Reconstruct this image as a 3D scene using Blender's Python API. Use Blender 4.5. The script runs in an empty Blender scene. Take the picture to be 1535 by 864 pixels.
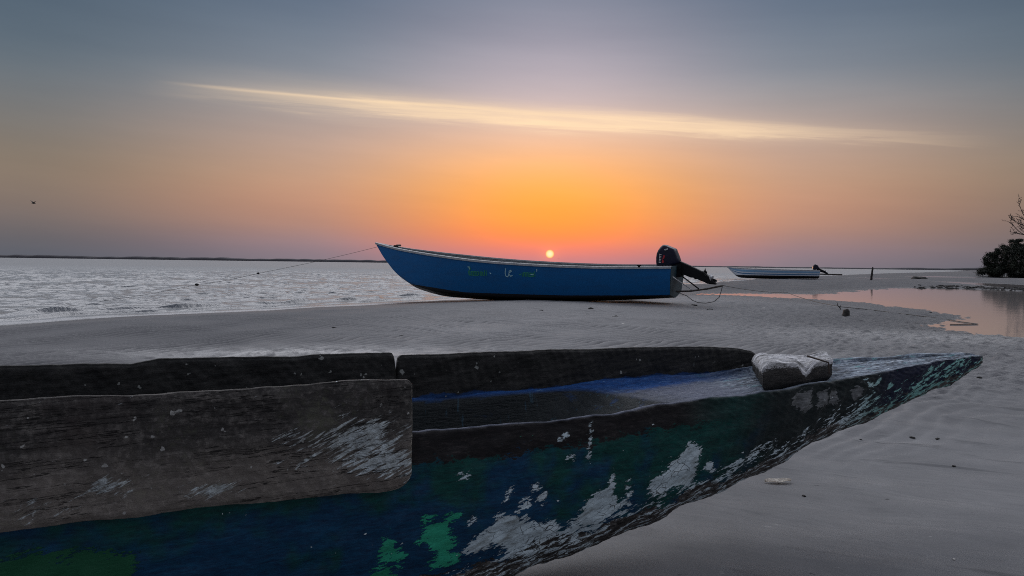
import bpy, bmesh, math, random
import numpy as np
from mathutils import Vector, Matrix, noise as mnoise
R = math.radians
random.seed(7); rng = np.random.default_rng(7)
SC = bpy.context.scene; COL = SC.collection

# ------------------------------------------------------------------ camera
CAM_H = 1.08; FPX = 1117.0; CXP, CYP = 767.5, 432.0
ROLL = math.atan(.0133); PITCH = math.atan((432-396.2)/FPX)
fw = np.array([0, math.cos(PITCH), -math.sin(PITCH)])
r0 = np.array([1., 0, 0]); u0 = np.cross(r0, fw)
rt = r0*math.cos(ROLL)+u0*math.sin(ROLL); up = -r0*math.sin(ROLL)+u0*math.cos(ROLL)
cam_d = bpy.data.cameras.new('camera'); cam = bpy.data.objects.new('camera', cam_d); COL.objects.link(cam)
cam.matrix_world = Matrix(((rt[0], up[0], -fw[0], 0), (rt[1], up[1], -fw[1], 0), (rt[2], up[2], -fw[2], CAM_H), (0, 0, 0, 1)))
cam_d.sensor_width = 36; cam_d.lens = FPX/1535*36; cam_d.clip_start = .05; cam_d.clip_end = 20000
SC.camera = cam

# ------------------------------------------------------------------ view, world, sun
SC.view_settings.view_transform = 'Standard'; SC.view_settings.look = 'None'
SC.view_settings.gamma = 1; SC.view_settings.exposure = 0; SC.view_settings.use_curve_mapping = False
SC.render.engine = 'CYCLES'; SC.cycles.use_denoising = False; SC.cycles.filter_width = 1.0; SC.cycles.sample_clamp_indirect = 4; SC.cycles.sample_clamp_direct = 8
SUN_AZ, SUN_EL = 2.87, 0.82
def lin(h):
    h = h.lstrip('#'); c = [int(h[i:i+2], 16)/255 for i in (0, 2, 4)]
    return tuple((x/12.92 if x <= .04045 else ((x+.055)/1.055)**2.4) for x in c)+(1,)

class NT:
    """small helper for building node trees"""
    def __init__(s, tree): s.t = tree; s.n = tree.nodes; s.l = tree.links; s.n.clear()
    def node(s, typ, **kw):
        n = s.n.new(typ); ins = kw.pop('ins', {})
        for k, v in kw.items(): setattr(n, k, v)
        for k, v in ins.items(): s.set(n.inputs[k], v)
        return n
    def set(s, sock, v):
        if isinstance(v, bpy.types.NodeSocket): s.l.new(v, sock)
        else: sock.default_value = v
    def m(s, op, a, b=0.0, c=0.0, clamp=False):
        n = s.n.new('ShaderNodeMath'); n.operation = op; n.use_clamp = clamp
        for i, v in enumerate((a, b, c)): s.set(n.inputs[i], v)
        return n.outputs[0]
    def mr(s, v, a, b, c=0., d=1., smooth=True):
        n = s.n.new('ShaderNodeMapRange'); n.interpolation_type = 'SMOOTHSTEP' if smooth else 'LINEAR'
        for i, x in enumerate((v, a, b, c, d)): s.set(n.inputs[i], x)
        return n.outputs[0]
    def mix(s, f, a, b, mode='MIX'):
        n = s.n.new('ShaderNodeMix'); n.data_type = 'RGBA'; n.blend_type = mode
        s.set(n.inputs[0], f); s.set(n.inputs[6], a); s.set(n.inputs[7], b); return n.outputs[2]
    def ramp(s, f, stops, interp='LINEAR'):
        n = s.n.new('ShaderNodeValToRGB'); r = n.color_ramp; r.interpolation = interp
        while len(r.elements) < len(stops): r.elements.new(.5)
        for e, (p, c) in zip(r.elements, stops): e.position = p; e.color = c if len(c) == 4 else (*c, 1)
        s.set(n.inputs[0], f); return n.outputs[0]
    def noise(s, vec, scale, detail=4, rough=.55, dist=0., typ='FBM'):
        n = s.n.new('ShaderNodeTexNoise'); n.noise_type = typ
        s.l.new(vec, n.inputs['Vector']); n.inputs['Scale'].default_value = scale
        n.inputs['Detail'].default_value = detail; n.inputs['Roughness'].default_value = rough
        n.inputs['Distortion'].default_value = dist; return n.outputs[0]
    def mapping(s, vec, scale=(1, 1, 1), rot=(0, 0, 0), loc=(0, 0, 0)):
        n = s.n.new('ShaderNodeMapping'); s.l.new(vec, n.inputs[0])
        n.inputs['Scale'].default_value = scale; n.inputs['Rotation'].default_value = rot; n.inputs['Location'].default_value = loc
        return n.outputs[0]
    def stretch(s, vec, ang, scale):
        return s.mapping(s.mapping(vec, rot=(0, ang, 0)), scale)
    def attr(s, name):
        n = s.n.new('ShaderNodeAttribute'); n.attribute_name = name; return n.outputs['Fac']

world = bpy.data.worlds.new('World'); SC.world = world; world.use_nodes = True
T = NT(world.node_tree)
tc = T.node('ShaderNodeTexCoord').outputs['Generated']
nrm = T.node('ShaderNodeVectorMath', operation='NORMALIZE'); T.l.new(tc, nrm.inputs[0])
sx = T.node('ShaderNodeSeparateXYZ'); T.l.new(nrm.outputs[0], sx.inputs[0])
X, Y, Z = sx.outputs
el = T.m('MULTIPLY', T.m('ARCSINE', Z), 57.2958)
az = T.m('MULTIPLY', T.m('ARCTAN2', X, Y), 57.2958)
daz = T.m('SUBTRACT', az, SUN_AZ); adaz = T.m('ABSOLUTE', daz)
ef = T.m('DIVIDE', el, 40., clamp=True)
def st(*a): return [(e/40., lin(c)) for e, c in a]
HI = (.90, .915, .98)      # unseen high sky band, brightened to light sand and water
c_center = T.ramp(ef, st((0, 'bb868c'), (.9, 'd8807c'), (2.0, 'f8864f'), (3.4, 'fb9844'), (5.2, 'fba749'), (7.0, 'fbb26c'), (9., 'f2bf98'), (11.5, 'c9b9b8'), (14.5, 'aea9b6'), (18.5, '7d8598'))+[(.52, lin('7d8598')), (.57, lin('b5b8c6')), (.66, HI)], 'B_SPLINE')
c_mid = T.ramp(ef, st((0, '857c86'), (1.3, '94808a'), (2.7, 'ab8478'), (4.5, 'c3917a'), (6.5, 'c39c82'), (9, 'bca296'), (11.5, 'a29c9c'), (14, '808b98'), (18.5, '586a80'))+[(.52, lin('5c6d84')), (.57, lin('a5acbd')), (.66, HI)], 'B_SPLINE')
c_edge = T.ramp(ef, st((0, '5c616c'), (1.7, '68666a'), (3.5, '7b6e6a'), (6, '877869'), (8.5, '7b7773'), (11.5, '667079'), (14, '586876'), (18.5, '485a6d'))+[(.52, lin('4c5e72')), (.57, lin('98a2b4')), (.66, HI)], 'B_SPLINE')
c_back = T.ramp(ef, [(0, (.15, .15, .18)), (.3, (.18, .19, .24)), (1, (.28, .30, .37))])
w1 = T.mr(adaz, 0, 19); w2 = T.mr(adaz, 14, 37); w3 = T.mr(Y, .35, -.45)
col = T.mix(w2, T.mix(w1, c_center, c_mid), c_edge)
# orange glow round the sun
ge = T.m('SUBTRACT', el, 2.2)
g = T.m('ADD', T.m('POWER', T.m('DIVIDE', daz, 7.), 2), T.m('POWER', T.m('DIVIDE', ge, 2.2), 2))
g = T.m('EXPONENT', T.m('MULTIPLY', g, -1))
col = T.mix(g, col, (.10, .004, -.03, 1), 'ADD')
# thin high cloud: a long bright wisp with feathered streaks
lc = T.m('SUBTRACT', T.m('SUBTRACT', 11.1, T.m('MULTIPLY', az, .05)), T.m('MULTIPLY', T.m('MULTIPLY', az, az), .0011))
d = T.m('SUBTRACT', el, lc)
cv = T.node('ShaderNodeCombineXYZ'); T.set(cv.inputs[0], T.m('MULTIPLY', az, .09)); T.set(cv.inputs[1], T.m('MULTIPLY', d, 1.9))
nz = T.noise(cv.outputs[0], 1.0, 7, .62, .5)
dd = T.m('ADD', d, T.m('MULTIPLY', T.m('SUBTRACT', nz, .5), 2.0))
wid = T.m('MULTIPLY', T.mr(az, -26, 0, .50, .66), T.mr(az, 4, 30, 1., .36))
core = T.m('EXPONENT', T.m('MULTIPLY', T.m('POWER', T.m('DIVIDE', dd, wid), 2), -1))
halo = T.m('MULTIPLY', T.m('EXPONENT', T.m('MULTIPLY', T.m('POWER', T.m('DIVIDE', T.m('SUBTRACT', d, T.mr(az, -25, 5, .55, -.05)), T.mr(az, -25, 10, 1.2, .8)), 2), -1)), .38)
env = T.m('MULTIPLY', T.mr(az, -27, 0), T.mr(az, 34, 6))
env = T.m('MULTIPLY', T.m('POWER', env, .8), 1.0)
edge_l = T.m('MULTIPLY', T.m('EXPONENT', T.m('MULTIPLY', T.m('POWER', T.m('DIVIDE', T.m('ADD', T.m('SUBTRACT', d, .42), T.m('MULTIPLY', T.m('SUBTRACT', nz, .5), .5)), .11), 2), -1)), T.m('MULTIPLY', T.mr(az, -26, -19), T.mr(az, 0, -12)))
cl = T.m('MULTIPLY', T.m('MULTIPLY', T.m('ADD', core, halo, clamp=True), env), T.m('ADD', T.m('MULTIPLY', nz, 1.5), .2))
cl = T.m('MULTIPLY', T.m('ADD', cl, T.m('MULTIPLY', edge_l, .40)), T.m('GREATER_THAN', Y, 0))
col = T.mix(T.m('MULTIPLY', cl, .8, clamp=True), col, lin('fddfb8'))
# faint broad streaks and grain of thin haze in the upper air
cv2 = T.node('ShaderNodeCombineXYZ'); T.set(cv2.inputs[0], T.m('MULTIPLY', az, .03)); T.set(cv2.inputs[1], T.m('MULTIPLY', T.m('ADD', el, T.m('MULTIPLY', az, .06)), .25))
n2 = T.noise(cv2.outputs[0], 1.0, 5, .6)
col = T.mix(1.0, col, T.ramp(n2, [(.3, (.94, .94, .95)), (.7, (1.06, 1.05, 1.04))]), 'MULTIPLY')
gain = T.m('MULTIPLY', T.mr(el, 22, 30), 1.35)  # extra gain on the unseen high band, added to light the beach and sea
gc = T.node('ShaderNodeVectorMath', operation='SCALE'); T.l.new(col, gc.inputs[0]); T.l.new(T.m('ADD', gain, 1.), gc.inputs['Scale']); col = gc.outputs[0]
col = T.mix(T.mr(el, 42, 62), col, (.24, .27, .34, 1))
col = T.mix(w3, col, c_back)
# the sun's disc, dimmed by the haze
sd = Vector((math.sin(R(SUN_AZ))*math.cos(R(SUN_EL)), math.cos(R(SUN_AZ))*math.cos(R(SUN_EL)), math.sin(R(SUN_EL))))
ang = T.m('SQRT', T.m('ADD', T.m('POWER', daz, 2), T.m('POWER', T.m('SUBTRACT', el, SUN_EL), 2)))
aur = T.m('EXPONENT', T.m('MULTIPLY', T.m('POWER', T.m('DIVIDE', ang, .75), 2), -1))
col = T.mix(aur, col, (.12, .03, .0, 1), 'ADD')
disc = T.mr(ang, .36, .28)
col = T.mix(disc, col, T.ramp(T.m('DIVIDE', ang, .33), [(0, (1.0, .93, .62)), (.6, (1.0, .84, .40)), (1, (1.0, .45, .12))]))
sky = T.node('ShaderNodeTexSky', sky_type='NISHITA', sun_disc=False, sun_elevation=R(SUN_EL), sun_rotation=R(SUN_AZ), dust_density=2.5)
bg1 = T.node('ShaderNodeBackground', ins={'Color': col, 'Strength': 1.0})
bg2 = T.node('ShaderNodeBackground', ins={'Color': sky.outputs[0], 'Strength': .012})
ad = T.node('ShaderNodeAddShader'); T.l.new(bg1.outputs[0], ad.inputs[0]); T.l.new(bg2.outputs[0], ad.inputs[1])
wo = T.node('ShaderNodeOutputWorld'); T.l.new(ad.outputs[0], wo.inputs[0])

sl = bpy.data.lights.new('sun', 'SUN'); so = bpy.data.objects.new('sun', sl); COL.objects.link(so)
sl.energy = .45; sl.angle = R(.6); sl.color = (1, .5, .22)
so.rotation_euler = (sd).to_track_quat('Z', 'Y').to_euler(); so.location = (0, 0, 30)

# ------------------------------------------------------------------ helpers
def at(px, py, z=None, P0=None, n=None):
    """point seen at a photograph pixel, on the level z or on a vertical plane"""
    dr = fw+rt*(px-CXP)/FPX-up*(py-CYP)/FPX; C0 = np.array([0, 0, CAM_H])
    t = (z-CAM_H)/dr[2] if P0 is None else ((np.array(P0)-C0)@n)/(dr@n)
    return C0+dr*t
def new_obj(name, me, mat=None, parent=None):
    o = bpy.data.objects.new(name, me); COL.objects.link(o)
    if mat:
        if not me.materials: me.materials.append(mat)
    if parent: o.parent = parent
    return o
def tag(o, label=None, cat=None, group=None, kind=None):
    if label: o['label'] = label
    if cat: o['category'] = cat
    if group: o['group'] = group
    if kind: o['kind'] = kind
    return o
def empty(name, loc=(0, 0, 0), mw=None):
    o = bpy.data.objects.new(name, None); COL.objects.link(o); o.location = loc; o.empty_display_size = .2
    if mw is not None: o.matrix_world = mw
    return o
def grid_mesh(name, P, closed_u=False, smooth=True, keep=None, attrs=None, caps=False):
    """P: (rows, cols, 3) -> mesh of quads"""
    nr, nc = P.shape[:2]; idx = np.arange(nr*nc).reshape(nr, nc)
    if closed_u: idx = np.concatenate([idx, idx[:, :1]], 1)
    q = np.stack([idx[:-1, :-1], idx[:-1, 1:], idx[1:, 1:], idx[1:, :-1]], -1).reshape(-1, 4)
    if keep is not None:
        k = keep.reshape(-1)[q].any(1); q = q[k]
    V = P.reshape(-1, 3); at_ = {k: np.asarray(v, dtype=np.float32).reshape(-1) for k, v in (attrs or {}).items()}
    if keep is not None:
        used = np.zeros(len(V), bool); used[q.reshape(-1)] = True; mp = np.cumsum(used)-1
        V = V[used]; q = mp[q]; at_ = {k: v[used] for k, v in at_.items()}
    me = bpy.data.meshes.new(name); me.vertices.add(len(V)); me.vertices.foreach_set('co', V.astype(np.float32).reshape(-1))
    me.loops.add(len(q)*4); me.loops.foreach_set('vertex_index', q.reshape(-1).astype(np.int32))
    me.polygons.add(len(q)); me.polygons.foreach_set('loop_start', np.arange(len(q), dtype=np.int32)*4)
    me.update(calc_edges=True)
    for k, v in at_.items():
        a = me.attributes.new(k, 'FLOAT', 'POINT'); a.data.foreach_set('value', v)
    if caps:
        bm = bmesh.new(); bm.from_mesh(me); bm.verts.ensure_lookup_table()
        for row in (0, nr-1):
            vs = [bm.verts[i] for i in range(row*nc, row*nc+nc)]
            try: bm.faces.new(vs)
            except ValueError: pass
        bmesh.ops.recalc_face_normals(bm, faces=bm.faces); bm.to_mesh(me); bm.free()
    if smooth: me.polygons.foreach_set('use_smooth', [True]*len(me.polygons))
    me.update(); return me
def tube_bm(bm, pts, rad, seg=8, cap=True):
    pts = [Vector(p) for p in pts]; rads = rad if hasattr(rad, '__len__') else [rad]*len(pts); rings = []; a = None
    for i, p in enumerate(pts):
        t = (pts[min(i+1, len(pts)-1)]-pts[max(i-1, 0)]).normalized()
        a = t.orthogonal().normalized() if a is None else (a-t*a.dot(t)).normalized()
        b = t.cross(a)
        rings.append([bm.verts.new(p+(a*math.cos(2*math.pi*k/seg)+b*math.sin(2*math.pi*k/seg))*rads[i]) for k in range(seg)])
    for A, B in zip(rings, rings[1:]):
        for k in range(seg): bm.faces.new((A[k], A[(k+1) % seg], B[(k+1) % seg], B[k]))
    if cap: bm.faces.new(rings[0][::-1]); bm.faces.new(rings[-1])
def bm_obj(name, bm, mat, parent=None, smooth=False):
    bmesh.ops.recalc_face_normals(bm, faces=bm.faces)
    me = bpy.data.meshes.new(name); bm.to_mesh(me); bm.free()
    if smooth: me.polygons.foreach_set('use_smooth', [True]*len(me.polygons))
    return new_obj(name, me, mat, parent)
def box_bm(bm, c, s, rot=None, bev=0.):
    r = bmesh.ops.create_cube(bm, size=1); vs = r['verts']
    M = Matrix.Translation(Vector(c)) @ (rot.to_4x4() if rot else Matrix()) @ Matrix.Diagonal((*s, 1))
    bmesh.ops.transform(bm, matrix=M, verts=vs)
    if bev:
        es = list({e for v in vs for e in v.link_edges}); bmesh.ops.bevel(bm, geom=es, offset=bev, segments=2, affect='EDGES')
def profile_solid(bm, pts, ys, scales):
    """outline (x,z) swept across y; each layer drawn in towards the outline's middle so the edges round over"""
    P = np.array(pts); c = P.mean(0); L = []
    for y, k in zip(ys, scales): L.append([bm.verts.new((c[0]+(p[0]-c[0])*k, y, c[1]+(p[1]-c[1])*k)) for p in P])
    n = len(P)
    for A, B in zip(L, L[1:]):
        for i in range(n): bm.faces.new((A[i], A[(i+1) % n], B[(i+1) % n], B[i]))
    bm.faces.new(L[0][::-1]); bm.faces.new(L[-1])
def smoothstep(x, a, b): t = np.clip((x-a)/(b-a), 0, 1); return t*t*(3-2*t)
def poly_sdf(P, poly):
    """signed distance, positive inside"""
    poly = np.array(poly, float); n = len(poly); d = np.full(len(P), 1e18); ins = np.zeros(len(P), bool)
    for i in range(n):
        a = poly[i]; b = poly[(i+1) % n]; e = b-a; w = P-a
        t = np.clip((w@e)/(e@e), 0, 1); d = np.minimum(d, ((w-t[:, None]*e)**2).sum(1))
        c = (a[1] > P[:, 1]) != (b[1] > P[:, 1])
        if abs(b[1]-a[1]) > 1e-12: ins ^= c & (P[:, 0] < (b[0]-a[0])*(P[:, 1]-a[1])/(b[1]-a[1])+a[0])
    return np.where(ins, 1, -1)*np.sqrt(d)
def wnoise(x, y, lam, n=14, seed=0, spread=math.pi, dir0=0., pw=1.):
    """sum of random sine waves: smooth noise of about unit size"""
    g = np.random.default_rng(seed); o = np.zeros_like(x)
    for i in range(n):
        a = dir0+g.uniform(-spread, spread); k = 2*math.pi/(lam*g.uniform(.6, 1.7)); o += np.sin(k*(x*math.cos(a)+y*math.sin(a))+g.uniform(0, 6.28))
    return o/math.sqrt(n/2)

def material(name):
    m = bpy.data.materials.new(name); m.use_nodes = True; t = NT(m.node_tree)
    t.out = t.node('ShaderNodeOutputMaterial'); t.b = t.node('ShaderNodeBsdfPrincipled'); t.l.new(t.b.outputs[0], t.out.inputs[0])
    return m, t
def bump(t, h, strength=.5, dist=.01):
    n = t.node('ShaderNodeBump', ins={'Strength': strength, 'Distance': dist, 'Height': h}); t.l.new(n.outputs[0], t.b.inputs['Normal']); return n
def simple(name, c, rough=.6, nscale=20., var=.25, bmp=.2, metal=0., spec=.5, bdist=.004):
    m, t = material(name); o = t.node('ShaderNodeTexCoord').outputs['Object']
    n = t.noise(o, nscale, 6, .6); k1 = tuple(x*(1-var) for x in c[:3]); k2 = tuple(min(1, x*(1+var)) for x in c[:3])
    t.set(t.b.inputs['Base Color'], t.ramp(n, [(.3, k1), (.7, k2)])); t.b.inputs['Roughness'].default_value = rough
    t.b.inputs['Metallic'].default_value = metal; t.b.inputs['Specular IOR Level'].default_value = spec
    if bmp: bump(t, n, bmp, bdist)
    return m

# ------------------------------------------------------------------ terrain outlines (plan)
WZ = -.06
def pl(pts): return [tuple(at(x, y, WZ)[:2]) for x, y in pts]
shore = [(-60, -25), (-20, 2), (-11, 9)]+pl([(0, 488), (140, 477.5), (280, 471), (420, 465), (560, 457.5), (640, 452.5), (700, 448.5)])+[(2.5, 30), (8, 41)]+pl([(1050, 425.5), (1100, 421.5), (1140, 417.5), (1210, 415), (1250, 413.5), (1320, 410.5), (1400, 408.3), (1480, 408)])+[(900, 1500), (6000, 9000), (-9000, 9000), (-9000, -25)]
pool = pl([(1012, 440), (1110, 440), (1237, 441.5), (1258, 439), (1287, 436), (1329, 433), (1376, 432), (1436, 433), (1535, 436.5), (1640, 440), (1760, 446), (1760, 500), (1640, 509), (1535, 507), (1480, 504), (1436, 498.5), (1403, 497), (1379, 488), (1406, 481), (1427, 474), (1406, 467), (1385, 464.5), (1347, 461), (1311, 458), (1255, 452), (1207, 448), (1110, 443.5), (1012, 442.5)])
strips = [pl([(1405, 422), (1450, 426), (1500, 430.5), (1540, 433), (1660, 437), (1660, 429), (1540, 427.5), (1470, 424.5)]),
          pl([(1335, 415.3), (1400, 416.4), (1540, 418), (1660, 420), (1660, 415), (1540, 414), (1420, 414)]),
          pl([(1258, 417.0), (1300, 417.9), (1350, 418.3), (1300, 416.6)])]
def water_sd(P):
    j = 1+.0*P[:, 0]; rr = np.hypot(P[:, 0], P[:, 1])
    jit = (.018*rr)*(.5*wnoise(P[:, 0], P[:, 1], 5., 10, 3)+.25*wnoise(P[:, 0], P[:, 1], 1.3, 10, 4)); jit = np.clip(jit, -1.2, 1.2)*smoothstep(rr, 4, 12)
    s = poly_sdf(P, shore)+jit*.6; p = poly_sdf(P, pool)+jit*.8
    q = np.max([poly_sdf(P, k) for k in strips], 0)
    return s, p, q
def terrain_z(P, sd3=None):
    s, p, q = sd3 if sd3 is not None else water_sd(P)
    x, y = P[:, 0], P[:, 1]
    base = -.165*(1-smoothstep(y, 2.9, 7.2))+.135*smoothstep(y, 5, 17)*(1-smoothstep(y, 30, 60))+.05*smoothstep(y, 30, 60)
    base = base+1.1*smoothstep(x-.52*y, 12, 40)*smoothstep(y, 90, 150)
    base = base+.010*wnoise(x, y, 3.5, 10, 11)+.004*wnoise(x, y, .9, 10, 12)
    far = smoothstep(y, 20, 60)
    z = base
    for d_, sl_ in ((s, .055), (p, .03), (q, .02)):
        lim = WZ+np.where(d_ < 0, -d_*sl_, -d_*.08)
        z = np.where(d_ > 0, np.minimum(z, lim), z)
        z = np.minimum(z, np.maximum(lim, WZ+.0)) if False else np.where(d_ <= 0, np.minimum(z, WZ+(-d_)*sl_+.0*x), z)
    return np.maximum(z, -.9)
def on_ground(px, py):
    z = 0.
    for _ in range(8): q = at(px, py, z); z = .5*z+.5*float(terrain_z(np.array([[q[0], q[1]]]))[0])
    q = at(px, py, z); return q[0], q[1], z
def ground_at(x, y): return float(terrain_z(np.array([[x, y]]))[0])

# sand sheet: rings round the beach, fine near, reaching the horizon
def polar(r_list, a0, a1, na, fine=None):
    a = np.linspace(a0, a1, na) if fine is None else np.concatenate([np.linspace(a0, -39, 90)[:-1], np.linspace(-39, 39, fine), np.linspace(39, a1, 90)[1:]])
    a = np.radians(a); rr = np.array(r_list)[:, None]
    return rr*np.sin(a)[None], rr*np.cos(a)[None]
rs = list(np.geomspace(.25, 3, 90)[:-1])+list(np.geomspace(3, 22, 560))+list(np.geomspace(22.2, 400, 300))+list(np.geomspace(410, 8000, 30))
Xg, Yg = polar(rs, -100, 100, 900, 1000); PP = np.stack([Xg.ravel(), Yg.ravel()], 1)
sd3 = water_sd(PP); Zg = terrain_z(PP, sd3)
outd = -np.max(sd3, 0)
wet = np.exp(-np.maximum(outd, 0)/1.1)
damp = np.clip(np.maximum(np.maximum(1.0*np.exp(-np.maximum(outd, 0)/5.0), 1.*smoothstep(PP[:, 1], 22, 38)), .75*smoothstep(-PP[:, 0]+.1*PP[:, 1]-.5, 0, 5)), 0, 1)
# film of water left on the ripples behind the old canoe
cx, cy, _ = at(430, 531, .03); u_ = (PP[:, 0]-cx); v_ = (PP[:, 1]-cy)
film = np.exp(-((u_/1.9)**2+((v_-.10*u_)/.55)**2))
cx2, cy2, _ = at(1400, 507, 0); film2 = np.exp(-(((PP[:, 0]-cx2)/2.6)**2+((PP[:, 1]-cy2)/1.6)**2))
rr = np.hypot(PP[:, 0], PP[:, 1])
ripa = smoothstep(PP[:, 1], 4.2, 7)*(1-smoothstep(PP[:, 1], 13, 22)*.85)*smoothstep(outd, .8, 3)*(1-.9*smoothstep(PP[:, 0]-.1*PP[:, 1], 1.8, 4.5))
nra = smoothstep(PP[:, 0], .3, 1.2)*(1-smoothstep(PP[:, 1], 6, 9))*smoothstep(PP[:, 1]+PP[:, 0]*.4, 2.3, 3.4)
lumpa = smoothstep(PP[:, 0]-.1*PP[:, 1], 1.5, 4.)*smoothstep(PP[:, 1], 5.2, 8)*(1-smoothstep(PP[:, 1], 40, 90))
xx, yy = PP[:, 0], PP[:, 1]
def ridges(lam, ang, wob, seed):
    a = R(ang); ph = 2*math.pi/lam*(xx*math.cos(a)+yy*math.sin(a))+wob*wnoise(xx, yy, lam*9, 12, seed)+wob*.35*wnoise(xx, yy, lam*3.2, 12, seed+1)
    return (.5+.5*np.sin(ph))**1.6
blend = smoothstep(xx+.1*yy+.5*wnoise(xx, yy, 2.2, 8, 206), -1.5, 1.5)
patch = np.clip(.75+.35*wnoise(xx, yy, 1.6, 10, 205), .15, 1.3)
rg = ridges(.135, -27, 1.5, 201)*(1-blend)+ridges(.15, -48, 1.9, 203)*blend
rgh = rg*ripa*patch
Zg = Zg+.032*rgh*(1-smoothstep(rr, 11, 20))
Zg = Zg+lumpa*.012*np.maximum(wnoise(xx, yy, .30, 16, 207), -.6)+lumpa*.008*wnoise(xx, yy*1.4, .12, 16, 208)*(1-smoothstep(rr, 14, 24))
Zg = Zg+nra*.004*wnoise(xx*.5+yy*.1, yy*1.3, .35, 12, 209)
Pg = np.stack([Xg, Yg, Zg.reshape(Xg.shape)], -1)

m_sand, t = material('damp_sand'); geo = t.node('ShaderNodeNewGeometry').outputs['Position']
wt = t.attr('wet'); fl = t.attr('film'); f2 = t.attr('film_right')
n_big = t.noise(geo, .6, 5, .6); n_mid = t.noise(geo, 5., 6, .6); n_fine = t.noise(geo, 260., 3, .6)
spt = t.noise(t.mapping(geo, (1, 2.2, 1)), 9., 5, .65)
c = t.ramp(n_big, [(.3, (.195, .194, .198)), (.7, (.28, .278, .282))])
c = t.mix(.55, c, t.ramp(n_mid, [(.25, (.72, .72, .72)), (.75, (1.2, 1.2, 1.2))]), 'MULTIPLY')
c = t.mix(.8, c, t.ramp(n_fine, [(.3, (.72, .72, .72)), (.7, (1.25, 1.25, 1.25))]), 'MULTIPLY')
fur = t.noise(t.mapping(t.mapping(geo, rot=(0, 0, R(22))), (.55, 2.6, 1)), 1.5, 5, .55, .6)
furm = t.m('MULTIPLY', t.mr(fur, .60, .68), t.attr('near_right'))
c = t.mix(t.m('MULTIPLY', furm, .75), c, (.09, .092, .096, 1))
c = t.mix(t.mr(spt, .68, .74), c, (.07, .07, .07, 1)); c = t.mix(t.mr(spt, .30, .27), c, (.4, .4, .39, 1))
c = t.mix(t.m('MULTIPLY', t.attr('trough'), .95), c, (.055, .055, .062, 1))  # darker silt in the troughs, with ripple shade put into the colour too
c = t.mix(t.m('MULTIPLY', t.attr('near_right'), .30), c, (.085, .09, .10, 1))  # lens vignette darkening put into the near-right sand colour
c = t.mix(t.m('MULTIPLY', t.attr('damp'), t.mr(n_big, .3, .6, .7, .95)), c, (.052, .054, .062, 1))
c = t.mix(t.m('MULTIPLY', wt, .6), c, (.045, .045, .050, 1))
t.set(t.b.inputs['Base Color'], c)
# ripple marks: crooked parallel ridges, fading where the sand is smooth
dx = t.node('ShaderNodeVectorMath', operation='ADD'); t.l.new(geo, dx.inputs[0])
nd = t.node('ShaderNodeTexNoise', ins={'Scale': 1.6, 'Detail': 4.}); t.l.new(geo, nd.inputs['Vector'])
sc_ = t.node('ShaderNodeVectorMath', operation='MULTIPLY'); t.l.new(nd.outputs['Color'], sc_.inputs[0]); sc_.inputs[1].default_value = (.5, .5, 0); t.l.new(sc_.outputs[0], dx.inputs[1])
rot = t.mapping(dx.outputs[0], (1, 1, 1), (0, 0, R(20)))
rp = t.node('ShaderNodeTexWave', wave_type='BANDS', bands_direction='X', ins={'Scale': 3.1, 'Distortion': 3.2, 'Detail': 3., 'Detail Scale': 2.2, 'Detail Roughness': .6}); t.l.new(rot, rp.inputs['Vector'])
rpm = t.attr('ripple')
rip = t.m('MULTIPLY', t.m('POWER', rp.outputs['Fac'], 1.3), t.m('MULTIPLY', rpm, t.mr(n_mid, .2, .6, .5, 1.)))
lump = t.m('MULTIPLY', t.noise(t.mapping(geo, (1, 1.6, 1)), 14., 5, .65), t.attr('lumpy'))
hh = t.m('ADD', t.m('MULTIPLY', rip, .0), t.m('ADD', t.m('MULTIPLY', n_fine, .10), t.m('MULTIPLY', n_mid, .3)))
hh = t.m('ADD', t.m('ADD', hh, t.m('MULTIPLY', lump, 2.6)), t.m('MULTIPLY', t.m('MULTIPLY', fur, t.attr('near_right')), 2.2))
bump(t, hh, .8, .012)
wetn = t.m('MAXIMUM', wt, t.m('MULTIPLY', t.m('ADD', fl, f2, clamp=True), t.mr(n_mid, .25, .6)))
filmn = t.m('MULTIPLY', t.m('ADD', fl, f2, clamp=True), t.mr(n_mid, .25, .6)); t.set(t.b.inputs['Roughness'], t.m('SUBTRACT', t.mr(wt, 0, .9, .72, .55), t.m('MULTIPLY', filmn, .40))); t.set(t.b.inputs['Specular IOR Level'], t.mr(filmn, 0, .8, .16, 1.0, smooth=False))
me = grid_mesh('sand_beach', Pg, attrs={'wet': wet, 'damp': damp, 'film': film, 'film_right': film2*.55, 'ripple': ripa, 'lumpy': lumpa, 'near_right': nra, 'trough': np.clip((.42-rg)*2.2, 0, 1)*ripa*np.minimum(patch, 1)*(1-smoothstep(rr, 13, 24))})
beach = new_obj('sand_beach', me, m_sand); tag(beach, kind='structure')

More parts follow.
